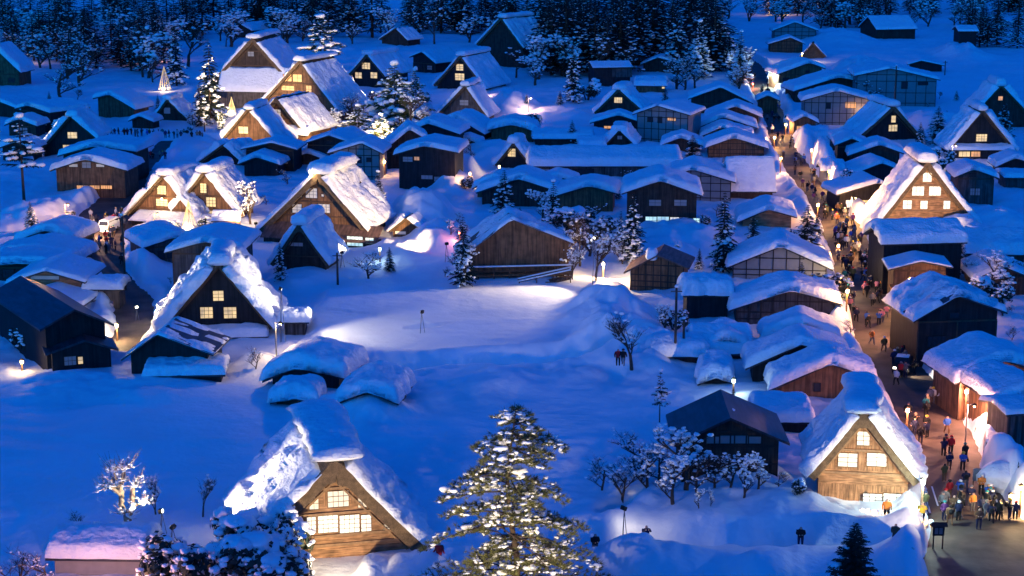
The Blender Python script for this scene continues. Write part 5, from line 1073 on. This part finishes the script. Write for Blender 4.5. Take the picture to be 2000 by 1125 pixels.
# ------------------------------------------------------------------ street and garden lamps, and fill lanterns added to warm the street
for lb, px, py, h, pw, c, m, kd in [
    ('lamp post at the shed corner beside the lit field', 540, 700, 4.0, 500, WARM, 'lamp_warm', 'post'), ('post lamp glowing at the foot of the stage stairs', 1178, 552, 2.2, 2200, WARM, 'lamp_white', 'lantern'),
    ('wall lamp above the snowy entrance of the left pair', 302, 440, 2.6, 380, WARM, 'lamp_warm', 'post'), ('lamp at the side of the warm-windowed wooden house', 240, 378, 2.2, 500, WARM, 'lamp_warm', 'lantern'), ('lamp post by the left square bank', 128, 425, 4.2, 1900, ORANGE, 'lamp_warm', 'post'),
    ('lantern on the far left under the woods', 40, 122, 2.5, 500, ORANGE, 'lamp_warm', 'lantern'), ('lantern above the queue by the rope cone', 300, 122, 3.0, 700, PINK, 'lamp_warm', 'lantern'), ('white lamp post on the drift in the village rear', 1032, 206, 3.2, 650, (1, .6, .42), 'lamp_white', 'post'), ('lamp behind the round drift in the village rear', 946, 186, 1.5, 500, (1, .6, .42), 'lamp_white', 'lantern'),
    ('lantern in the lane beside the tall black house', 918, 356, 2.2, 500, ORANGE, 'lamp_warm', 'lantern'), ('lantern at the timber-framed white house', 752, 342, 2.2, 300, ORANGE, 'lamp_warm', 'lantern'), ('pink garden lamp near the drifts', 898, 468, 1.2, 200, (1, .3, .28), 'lamp_red', 'lantern'), ('lantern at the yellow-window hut', 975, 345, 1.6, 260, WARM, 'lamp_warm', 'lantern'),
    ('lamp post at the grey storehouse', 1858, 322, 3.6, 500, WARM, 'lamp_warm', 'post'), ('sodium lamp beside the white lattice inn', 1682, 246, 3.2, 380, ORANGE, 'lamp_warm', 'post'), ('lamp at the small dark hut of the upper street', 1552, 246, 3.0, 900, WARM, 'lamp_white', 'post'), ('lamp post high on the street', 1500, 175, 4.0, 2600, COOL, 'lamp_cool', 'post'),
    ('lamp by the street top lighting the frosted tree', 1436, 165, 5.5, 1800, WHITE, 'lamp_white', 'post'), ('red glowing lantern standing in the street top', 1470, 176, 1.4, 500, RED, 'lamp_red', 'lantern'), ('orange lamp in the dark wood at the street top', 1524, 30, 2.5, 1200, ORANGE, 'lamp_warm', 'lantern'), ('street lamp before the straw hut', 1566, 120, 2.0, 1200, WARM, 'lamp_white', 'lantern'),
    ('lamp on the street bank below the white lattice inn', 1585, 290, 2.6, 700, ORANGE, 'lamp_warm', 'lantern'), ('lamp beside the steep snow-sheeted roof', 1524, 335, 2.4, 900, ORANGE, 'lamp_warm', 'lantern'), ('lamp at the lit-front shop', 1646, 408, 2.6, 900, ORANGE, 'lamp_warm', 'lantern'), ('slim lamp post where the street bends', 1661, 437, 4.2, 2600, ORANGE, 'lamp_warm', 'post'),
    ('lamp post in the crowd under the golden house', 1714, 560, 4.4, 3600, WARM, 'lamp_white', 'post'), ('bright bulb over the food stall', 1774, 592, 2.6, 1300, ORANGE, 'lamp_white', 'lantern'), ('small bulb at the left of the stall crowd', 1640, 575, 2.2, 700, WARM, 'lamp_white', 'lantern'), ('lamp at the posts of the metal-roofed house', 1800, 716, 2.2, 1500, PINK, 'lamp_warm', 'lantern'),
    ('pinkish lamp by the ladder at the lit-gable house', 1885, 800, 2.6, 1300, PINK, 'lamp_red', 'lantern'), ('street lamp beside the parked cars', 1885, 870, 4.0, 1300, PINK, 'lamp_warm', 'post'), ('cool lamp at the crossing house corner', 1800, 985, 2.0, 900, COOL, 'lamp_cool', 'lantern'), ('warm lamp behind the right snow bank', 1975, 965, 2.0, 700, WARM, 'lamp_warm', 'lantern'),     ('added fill lantern on the left bank beside the tan-walled house', 1596, 432, 2.2, 1000, ORANGE, 'lamp_warm', 'lantern'), ('added fill lantern on the right bank below the golden house', 1712, 508, 2.2, 1300, ORANGE, 'lamp_warm', 'lantern'), ('added fill lantern on the left bank beside the timber-framed gable', 1636, 512, 2.2, 900, ORANGE, 'lamp_warm', 'lantern'), ('added fill lantern on the right bank by the dark rows', 1618, 362, 2.2, 1100, ORANGE, 'lamp_warm', 'lantern'),  # bank lanterns at the row's end are added to warm the street light
    ('added fill lantern on the left bank of the upper street', 1512, 290, 2.2, 900, ORANGE, 'lamp_warm', 'lantern'), ('added fill lantern at the slatted house street corner', 1652, 630, 2.2, 900, ORANGE, 'lamp_warm', 'lantern'), ('added fill lantern on the right bank above the headlit car', 1768, 668, 2.2, 1200, (1, .42, .2), 'lamp_warm', 'lantern'), ('added fill lantern behind the crossing house on the street', 1770, 850, 2.4, 700, (1, .45, .25), 'lamp_warm', 'lantern'), ('added fill lantern at the right edge of the crossing', 1990, 1020, 2.4, 160, WARM, 'lamp_warm', 'lantern'), ('added fill lantern beside the lattice inn on the upper street', 1534, 268, 2.4, 900, ORANGE, 'lamp_warm', 'lantern'),  # all lanterns of this row are added for more orange street light
    ('yard lamp beside the humped hut', 1432, 770, 1.2, 90, COOL, 'lamp_cool', 'lantern'), ('lamp behind the black bare-roofed house', 230, 672, 2.0, 700, WARM, 'lamp_warm', 'lantern'), ('lamp in the drift at the dark house front', 44, 726, .8, 120, WARM, 'lamp_warm', 'lantern'), ('yard lamp before the lit storehouse', 150, 1210, 2.0, 1500, PINK, 'lamp_warm', 'post'), ('lamp at the white-windowed shop of the ridge-cushion house', 742, 500, 1.6, 90, COOL, 'lamp_cool', 'lantern'), ('doorway lamp of the grey unlit thatched house', 872, 232, 1.6, 260, WARM, 'lamp_warm', 'lantern'), ('lamp under the eaves of the lit-gable house', 1990, 812, 3.0, 900, WARM, 'lamp_warm', 'lantern'), ('lamp in the snow square of the left lane', 170, 470, 2.8, 1700, (1, .6, .4), 'lamp_warm', 'post')]:
    lamp(lb, px, py, h, pw * K, c, m, kd, None)
# gable lamp of the ridge-cushion house and of its neighbours
for g, px, py, pw, lb in [(4, 607, 338, 260, 'bulb under the gable peak of the ridge-cushion house'), (6, 316, 388, 160, 'bulb on the gable of the left-pair house')]:
    w = hp(g, px, py, -.1); root = thing('gable_lamp', lb, 'lamp', w); lump(b := MB(), (0, 0, 0), .16, 1, 0); b.build('bulb', 'lamp_warm', root, True); MB().bar((0, 0, .1), (0, .9, .3), .05).build('bracket', 'trim', root); light(root, 'POINT', (0, -.35, -.1), WARM, pw * K, .1)

# ------------------------------------------------------------------ rope cones of glowing light strings, with a point light in front
for px, py, tp, n, lb in [(322, 176, 128, 14, 'tall glowing rope cone above the queue'), (370, 447, 390, 14, 'rope cone before the floodlit left pair'), (453, 222, 188, 10, 'small rope cone by the temple lodge')]:
    p = at(px, py, .8); h = Fr(p, 0).hit(px, tp)[1]; root = thing('rope_cone', lb, 'light cone', p)
    MB().tube([(0, 0, -.5), (0, 0, h)], [.08, .05], 6).build('pole', 'bark', root)
    for i in range(n):
        a = 6.283 * i / n; MB().bar((math.cos(a) * h * .26, math.sin(a) * h * .26, .1), (0, 0, h - .05), .05).build('rope', 'rope', root)
    b = MB()
    for i in range(12): a = rng.uniform(0, 6.28); d = rng.uniform(.2, .24 * h); lump(b, (math.cos(a) * d, math.sin(a) * d, .35), rng.uniform(.2, .5), 1, .3)
    b.build('snowy_shrub', 'snow_tree', root, True); light(root, 'POINT', (0, -h * .32, .9), WARM, 420 * K, .3)

# ------------------------------------------------------------------ snow lanterns in the bank before the crossing house
for i in range(14):
    t = i / 13; px = 1683 + 135 * t; py = 1004 + 22 * t - 3 * math.sin(t * 3.1)
    p = at(px, py, .9); p = at(px, py, gz(p) + .1); root = thing('snow_lantern', 'candle lantern glowing in a niche of the snow wall before the crossing house', 'lantern', p, 0, 'row of snow lanterns')
    MB().lathe([(.24, -.3), (.24, .25), (.18, .45), (.05, .52)], 10).build('snow_shell', 'snow', root, True)
    lump(b := MB(), (0, -.2, .12), (.12, .09, .2), 1, 0); b.build('flame', 'candle', root, True)
    if i % 2 == 0: light(root, 'POINT', (0, -.5, .3), ORANGE, 26 * K, .1)

# ------------------------------------------------------------------ poles
for px, py, tp, lb in [(1318, 718, 560, 'stout utility pole before the buried garden house'), (1334, 714, 622, 'thinner utility pole of the twin poles'), (660, 566, 492, 'thin dark pole below the ridge-cushion house'), (400, 262, 238, 'thin post at the end of the queue'), (1810, 708, 628, 'tall wooden post lit at the street corner'), (1820, 706, 640, 'second wooden post at the street corner'), (1846, 780, 722, 'slim pole before the lit-gable house'), (245, 560, 420, 'thin pole behind the left lane'), (1845, 150, 118, 'short pole beside the plaster house'), (1032, 330, 290, 'pole beside the long snow roof'), (1745, 245, 128, 'chimney mast at the plaster house')]:
    p = at(px, py, .4); h = Fr(p, 0).hit(px, tp)[1]; root = thing('utility_pole', lb, 'pole', p); MB().tube([(0, 0, -.8), (0, 0, h)], [.16, .12], 8).build('shaft', 'bark', root, True); MB().bar((-.6, 0, h - .5), (.6, 0, h - .5), .1).build('crossarm', 'bark', root)
    lump(b := MB(), (0, 0, h + .05), (.22, .22, .16), 1, .2); b.build('snow_cap', 'snow_tree', root, True)

# ------------------------------------------------------------------ food stall, sign boards, fences
p = at(1772, 596, .3); root = thing('food_stall', 'glowing orange food stall at the street corner', 'stall', p, math.radians(-8))
MB().box(-2, -.5, 0, 2, .4, 1.0).build('counter', 'tan_board', root); MB().box(-2.2, -.9, 2.2, 2.2, 1.2, 2.32).build('canopy', 'cloth_orange', root); MB().box(-2, .9, 0, 2, 1.0, 2.2).build('back_panel', 'window_amber', root)
for x in (-1.95, 1.95):
    for y in (-.85, 1.0): MB().box(x - .05, y - .05, 0, x + .05, y + .05, 2.2).build('post', 'trim', root)
for i in range(4): MB().box(-1.6 + i * .9, -.2, 1.0, -1.0 + i * .9, .2, 1.3).build('crate', 'tan_board', root)
light(root, 'POINT', (0, 0, 1.95), ORANGE, 420 * K, .2)
p = at(1832, 1058, .6); root = thing('sign_board', 'small dark roofed notice board on the snow bank by the crossing', 'sign', p)
MB().box(-.45, -.04, .5, .45, .04, 1.3).build('board', 'trim', root); MB().add([(-.65, -.3, 1.3), (.65, -.3, 1.3), (.65, .3, 1.3), (-.65, .3, 1.3), (-.6, 0, 1.6), (.6, 0, 1.6)], [(0, 1, 5, 4), (2, 3, 4, 5), (0, 4, 3), (1, 2, 5), (3, 2, 1, 0)]).build('roof', 'trim', root)
for x in (-.36, .36): MB().box(x - .05, -.03, -.8, x + .05, .03, .52).build('post', 'trim', root)
MB().box(-.3, -.06, .65, -.04, -.042, 1.15).build('notice', 'cloth_grey', root); MB().box(.04, -.06, .65, .3, -.042, 1.15).build('notice', 'cloth_grey', root)
p = at(1910, 952, .1); root = thing('sign_board', 'pale notice board standing on the street by the parked cars', 'sign', p); MB().box(-.5, -.03, .6, .5, .03, 1.7).build('board', 'plaster', root)
for x in (-.42, .42): MB().box(x - .04, .0, -.3, x + .04, .06, .6).build('leg', 'trim', root)
p = at(1890, 806, .4); root = thing('ladder', 'wooden ladder leaning at the lit-gable house', 'ladder', p)
for x in (-.3, .3): MB().bar((x, 0, -.4), (x, 1.0, 4.6), .09).build('rail', 'wood_brown', root)
for i in range(12): t = (i + .5) / 12; MB().bar((-.3, t, -.4 + 5 * t), (.3, t, -.4 + 5 * t), .06).build('rung', 'wood_brown', root)

# ------------------------------------------------------------------ cars
def car(label, px, py, rz, paint, van=False, snow=.25, lights=False):
    p = at(px, py, .06); root = thing('parked_van' if van else 'parked_car', label, 'van' if van else 'car', p, rz)
    L, Wd = (4.2, 1.7) if van else (4.3, 1.75)
    prof = [(-L / 2, .35), (-L / 2, .95), (-L / 2 + .1, 1.15), (-L / 2 + .35, 1.9), (L / 2 - .15, 1.92), (L / 2, 1.2), (L / 2, .35)] if van else [(-L / 2, .35), (-L / 2 + .05, .75), (-L / 2 + 1.05, .95), (-L / 2 + 1.7, 1.45), (L / 2 - 1.1, 1.47), (L / 2 - .3, .98), (L / 2, .9), (L / 2, .35)]
    V = []
    for s, ins in ((-1, 0), (1, 0)):
        for x, z in prof: V.append((x, s * (Wd / 2 - (.14 if z > 1.2 else 0)), z))
    n = len(prof); bd = MB().add(V, [tuple(range(n)), tuple(range(n, 2 * n))[::-1]] + [(i, n + i, n + (i + 1) % n, (i + 1) % n) for i in range(n)]).build('body', paint, root)
    a, b = (prof[2], prof[3]) if van else (prof[2], prof[3])
    def off(x, z): return np.array([x - .025, 0, z + .02])
    for (q0, q1), nm in (((a, b), 'windscreen'), ((prof[-3] if not van else prof[5], prof[-4] if not van else prof[4]), 'rear_window')):
        sg = -1 if nm == 'windscreen' else 1; P0 = np.array([q0[0], 0, q0[1]]); P1 = np.array([q1[0], 0, q1[1]]); lo = P0 + (P1 - P0) * .12; hi = P0 + (P1 - P0) * .9; o = np.array([sg * .02, 0, .012])
        MB().add([lo + o + [0, -.72, 0], lo + o + [0, .72, 0], hi + o + [0, .62, 0], hi + o + [0, -.62, 0]], [(0, 1, 2, 3)]).build(nm, 'car_glass', root)
    for s in (-1, 1):
        x0, x1 = (-L / 2 + .5, L / 2 - .3) if van else (-L / 2 + 1.45, L / 2 - .95)
        MB().box(x0, s * (Wd / 2 - .12) - .03, 1.02 if not van else 1.22, x1, s * (Wd / 2 - .12) + .03, 1.38 if not van else 1.74).build('side_window', 'car_glass', root)
        for x in (-L / 2 + .8, L / 2 - .8):
            w = MB().tube([(x, s * (Wd / 2 - .18), .31), (x, s * (Wd / 2 + .01), .31)], .31, 14).build('wheel', 'rubber', root); MB().tube([(x, s * (Wd / 2 - .1), .31), (x, s * (Wd / 2 + .025), .31)], .17, 10).build('rim', 'steel', w)
        MB().box(-L / 2 - .03, s * .6 - .16, .62, -L / 2 + .06, s * .6 + .16, .8).build('headlight', 'lamp_white' if lights else 'plaster', root)
        MB().box(L / 2 - .05, s * .65 - .1, .7, L / 2 + .03, s * .65 + .1, .9).build('tail_light', 'paint_red', root)
    if snow:
        zt = prof[3][1]; x0, x1 = prof[3][0] + .1, prof[4][0] - .1; B = np.zeros((14, 10, 3)); B[..., 0] = (x0 + (x1 - x0) * dens(14))[:, None]; B[..., 1] = (-.66 + 1.32 * dens(10))[None, :]; B[..., 2] = zt + .01; pillow(m_ := MB(), B, snow, nseed()); m_.build('roof_snow', 'snow', root, True)
    if lights: light(root, 'SPOT', (-L / 2 - .3, 0, .8), WHITE, 500 * K, .1, tuple(np.array(p) + [-8 * math.cos(rz), -8 * math.sin(rz), 0]), 70)
    return root
car('white van facing us among the visitors in the left square', 213, 452, math.radians(80), 'paint_white', True, .12)
car('dark car with headlights on driving down the crowded street', 1762, 722, math.radians(72), 'cloth_black', False, .06, True)
car('snow-topped car parked in the bank at the right of the street', 1933, 842, math.radians(60), 'paint_silver', False, .35)
car('pale van parked before the snow block at the right', 1938, 892, math.radians(75), 'paint_silver', True, .2)
car('white small van standing at the upper street', 1541, 240, math.radians(70), 'paint_white', True, .15)
car('silver car half hidden behind the black bare-roofed house', 186, 606, math.radians(10), 'paint_silver', False, .15)
p = at(1958, 940, .9); B = np.zeros((16, 12, 3)); B[..., 0] = (-1.7 + 3.4 * dens(16))[:, None]; B[..., 1] = (-1.1 + 2.2 * dens(12))[None, :]
root = thing('snow_block', 'squared block of piled snow over a hedge beside the pale van', 'snow pile', p); lump(hb := MB(), (0, 0, .2), (1.9, 1.3, 1.25), 2, .35); hb.build('hedge', 'snow', root, True); B[..., 2] = .7; pillow(m_ := MB(), B * [.8, .8, 1], .7, nseed()); m_.build('snow_top', 'snow', root, True)

# ------------------------------------------------------------------ people
def person_mesh(pose):
    me = bpy.data.meshes.new('p'); J = {}
    base = dict(pel=(0, 0, .95), sp=(0, 0, 1.16), ch=(0, 0, 1.36), nk=(0, 0, 1.47), hd=(0, -.015, 1.58), ht=(0, 0, 1.69),
                hl=(.1, 0, .88), kl=(.11, -.02, .49), al=(.11, .02, .09), tl=(.12, -.14, .045), hr=(-.1, 0, .88), kr=(-.11, -.02, .49), ar=(-.11, .02, .09), tr=(-.12, -.14, .045),
                sl=(.2, 0, 1.38), el=(.27, .03, 1.12), wl=(.26, -.05, .9), fl=(.25, -.07, .82), sr=(-.2, 0, 1.38), er=(-.27, .03, 1.12), wr=(-.26, -.05, .9), fr=(-.25, -.07, .82))
    base.update(pose); nm = list(base); ix = {n: i for i, n in enumerate(nm)}
    E = [('pel', 'sp'), ('sp', 'ch'), ('ch', 'nk'), ('nk', 'hd'), ('hd', 'ht'), ('pel', 'hl'), ('hl', 'kl'), ('kl', 'al'), ('al', 'tl'), ('pel', 'hr'), ('hr', 'kr'), ('kr', 'ar'), ('ar', 'tr'), ('ch', 'sl'), ('sl', 'el'), ('el', 'wl'), ('wl', 'fl'), ('ch', 'sr'), ('sr', 'er'), ('er', 'wr'), ('wr', 'fr')]
    me.from_pydata([base[n] for n in nm], [(ix[a], ix[b]) for a, b in E], [])
    o = bpy.data.objects.new('p', me); COL.objects.link(o); sk = o.modifiers.new('s', 'SKIN'); sb = o.modifiers.new('b', 'SUBSURF'); sb.levels = sb.render_levels = 1
    R = dict(pel=(.17, .15), sp=(.19, .16), ch=(.2, .16), nk=(.08, .08), hd=(.105, .12), ht=(.07, .08), hl=(.11, .11), hr=(.11, .11), kl=(.075, .075), kr=(.075, .075), al=(.055, .06), ar=(.055, .06), tl=(.045, .045), tr=(.045, .045), sl=(.085, .085), sr=(.085, .085), el=(.065, .065), er=(.065, .065), wl=(.05, .05), wr=(.05, .05), fl=(.04, .045), fr=(.04, .045))
    for n, sv in zip(nm, me.skin_vertices[0].data): sv.radius = R[n]; sv.use_root = (n == 'pel')
    dg = bpy.context.evaluated_depsgraph_get(); out = bpy.data.meshes.new_from_object(o.evaluated_get(dg)); bpy.data.objects.remove(o); out.name = 'person'
    co = np.zeros(len(out.vertices) * 3); out.vertices.foreach_get('co', co); co = co.reshape(-1, 3)
    out.materials.clear()
    for m_ in ('cloth_black', 'cloth_navy', 'skin', 'hair'): out.materials.append(M[m_])
    H = [np.array(base[n]) for n in ('fl', 'fr')]
    for pg in out.polygons:
        c = np.mean([co[v] for v in pg.vertices], 0); mi = 0
        if c[2] > 1.5: mi = 2 if (c[1] < -.03 and c[2] < 1.66) else 3
        elif min(np.linalg.norm(c - h) for h in H) < .09: mi = 2
        elif c[2] < .86 and abs(c[0]) < .22: mi = 1
        pg.material_index = mi; pg.use_smooth = True
    return out
POSES = [{}, dict(kl=(.11, -.16, .52), al=(.11, -.16, .1), tl=(.12, -.33, .07), kr=(-.11, .04, .49), ar=(-.11, .27, .14), tr=(-.12, .15, .05), wl=(.27, .12, .93), fl=(.27, .14, .85), wr=(-.26, -.22, .97), fr=(-.25, -.28, .91)),
         dict(kr=(-.11, -.14, .52), ar=(-.11, -.12, .1), tr=(-.12, -.29, .06), kl=(.11, .05, .49), al=(.11, .24, .13), tl=(.12, .12, .05), wr=(-.27, .1, .93), fr=(-.27, .12, .85), wl=(.26, -.2, .97), fl=(.25, -.26, .91)),
         dict(el=(.27, -.12, 1.2), wl=(.1, -.32, 1.45), fl=(.05, -.36, 1.5), er=(-.27, -.12, 1.2), wr=(-.1, -.32, 1.45), fr=(-.05, -.36, 1.5)),
         dict(el=(.26, -.02, 1.12), wl=(.1, -.2, 1.1), fl=(.03, -.23, 1.1), er=(-.26, -.02, 1.12), wr=(-.1, -.2, 1.08), fr=(-.03, -.23, 1.08), hd=(0, -.05, 1.57), ht=(0, -.04, 1.68))]
PM = [person_mesh(p) for p in POSES]
DOING = ['standing', 'walking', 'strolling', 'photographing', 'waiting']
pack = MB(); lump(pack, (0, .24, 1.2), (.17, .12, .24), 1, .1); PACK = pack.build('backpack', 'cloth_black', None, True); PACK_ME = PACK.data; bpy.data.objects.remove(PACK)
hat = MB().lathe([(.125, 1.6), (.135, 1.63), (.12, 1.7), (.06, 1.76), (.02, 1.78)], 10, (0, .0, 0)); HAT = hat.build('hat', 'cloth_red', None, True); HAT_ME = HAT.data; bpy.data.objects.remove(HAT)
COATS = ['black', 'black', 'navy', 'black', 'grey', 'black', 'navy', 'brown', 'olive', 'navy', 'black', 'black', 'grey', 'black', 'navy', 'brown', 'olive', 'red', 'white', 'beige', 'purple', 'teal', 'orange', 'blue', 'pink', 'black', 'navy', 'grey', 'brown']
HATS = ['red', 'white', 'teal', 'navy', 'black', 'beige', 'grey', 'yellow']
def person(px, py, place, group, coat=None, rz=None, pose=None, z=None, hatc=None):
    p = at(px, py, .1); g = 0.03 if z is None else (gz(p) if z == 'g' else z); p = at(px, py, g); g2 = gz(p)
    if z is None and g2 > .12: p = np.array([p[0], p[1], g2])
    i = rng.randrange(5) if pose is None else pose; coat = coat or rng.choice(COATS)
    o = bpy.data.objects.new('person', PM[i]); COL.objects.link(o); o.location = tuple(float(v) for v in p); o.rotation_euler = (0, 0, rng.uniform(0, 6.28) if rz is None else rz)
    s = rng.uniform(.93, 1.06); o.scale = (s * 1.22, s * 1.22, s)
    for j, mn in enumerate(('cloth_' + coat, 'cloth_' + rng.choice(['black', 'navy', 'grey', 'black', 'brown']), 'skin', 'hair')): o.material_slots[j].link = 'OBJECT'; o.material_slots[j].material = M[mn]
    hc = hatc or (rng.choice(HATS) if rng.random() < .5 else None); ex = ''
    if hc: h = bpy.data.objects.new('knit_hat', HAT_ME); COL.objects.link(h); h.parent = o; h.material_slots[0].link = 'OBJECT'; h.material_slots[0].material = M['cloth_' + hc]; ex = f' and {hc} hat'
    bp = rng.random() < .3
    if bp: b = bpy.data.objects.new('backpack', PACK_ME); COL.objects.link(b); b.parent = o; ex = ex or ' with backpack'
    tag(o, f'person in {coat} coat{ex} {DOING[i]} {place}', 'person', group); return o
SEG = [(0, 3, 'at the crossing in the lower right corner', 75), (3, 5, 'on the street beside the bright crossing house', 14), (5, 8, 'on the dusky street near the headlit car', 22), (8, 10, 'in the crowd beside the slatted house', 30), (10, 12, 'in the crowd by the food stall', 48), (12, 14, 'on the street left of the golden house', 30), (14, 17, 'on the upper street by the sheeted roof', 26), (17, 20, 'at the glowing top of the street', 26)]
for a, b, pl_, n in SEG:
    for _ in range(n):
        i = rng.randrange(a, b); t = rng.random(); q0, q1 = STREET[i], STREET[i + 1]; x, y, w = [q0[j] * (1 - t) + q1[j] * t for j in range(3)]
        d = np.array([q1[0] - q0[0], q1[1] - q0[1]]); d /= np.linalg.norm(d); n_ = np.array([d[1], -d[0]]); s = rng.uniform(-.8, .8) * w; x, y = x + n_[0] * s, y + n_[1] * s
        if y < 131: continue
        o = person(1000, 560, pl_, 'visitors on the main street', rz=math.atan2(d[0], -d[1]) * -1 + rng.choice([0, math.pi]) + rng.gauss(0, .5)); z = max(.03, gz((x, y))); o.location = (x, y, z if z < .6 else z)
for i in range(30):
    px = 182 + 216 * (i + rng.uniform(-.35, .35)) / 29; person(px, 264 + 8 * (px - 182) / 216 + rng.uniform(-2, 1), 'in the queue before the thatched storehouse', 'queue of visitors on the snow', z='g')
for _ in range(38): person(rng.uniform(176, 246), rng.uniform(424, 500), 'in the left square near the white van', 'visitors in the left square', z=None)
for px, py in [(288, 310), (294, 312), (299, 314), (312, 310), (318, 311), (323, 312), (268, 345), (272, 350), (280, 348), (264, 352), (275, 340)]: person(px, py, 'on the lane behind the left pair', 'visitors on the lane behind the left pair', z='g')
for px, py, c, pl_ in [(1207, 714, 'red', 'in the trench path below the lit field'), (1217, 714, 'black', 'in the trench path below the lit field'), (696, 737, 'black', 'alone in the trench behind the snow-loaded huts'), (1162, 1085, 'black', 'in the trench beside the tall pine'), (1262, 1066, 'navy', 'behind the snow heap at the bottom'), (1563, 1070, 'black', 'in the bottom trench left of the fir'), (1748, 1064, 'brown', 'in the bottom trench right of the fir'), (1778, 1066, 'grey', 'farther along the trench right of the fir'), (858, 1103, 'red', 'at the corner of the big floodlit house'), (1731, 1016, 'orange', 'kneeling-height at the snow lantern wall'), (1800, 1022, 'yellow', 'in front of the snow lantern wall'), (1806, 1000, 'olive', 'at the corner of the crossing house'), (1780, 1112, 'navy', 'alone on the bank at lower right'), (238, 520, 'black', 'on the drift path below the left square')]:
    person(px, py, pl_, 'visitors on their own', c, z='g', rz=rng.uniform(-.6, .6))
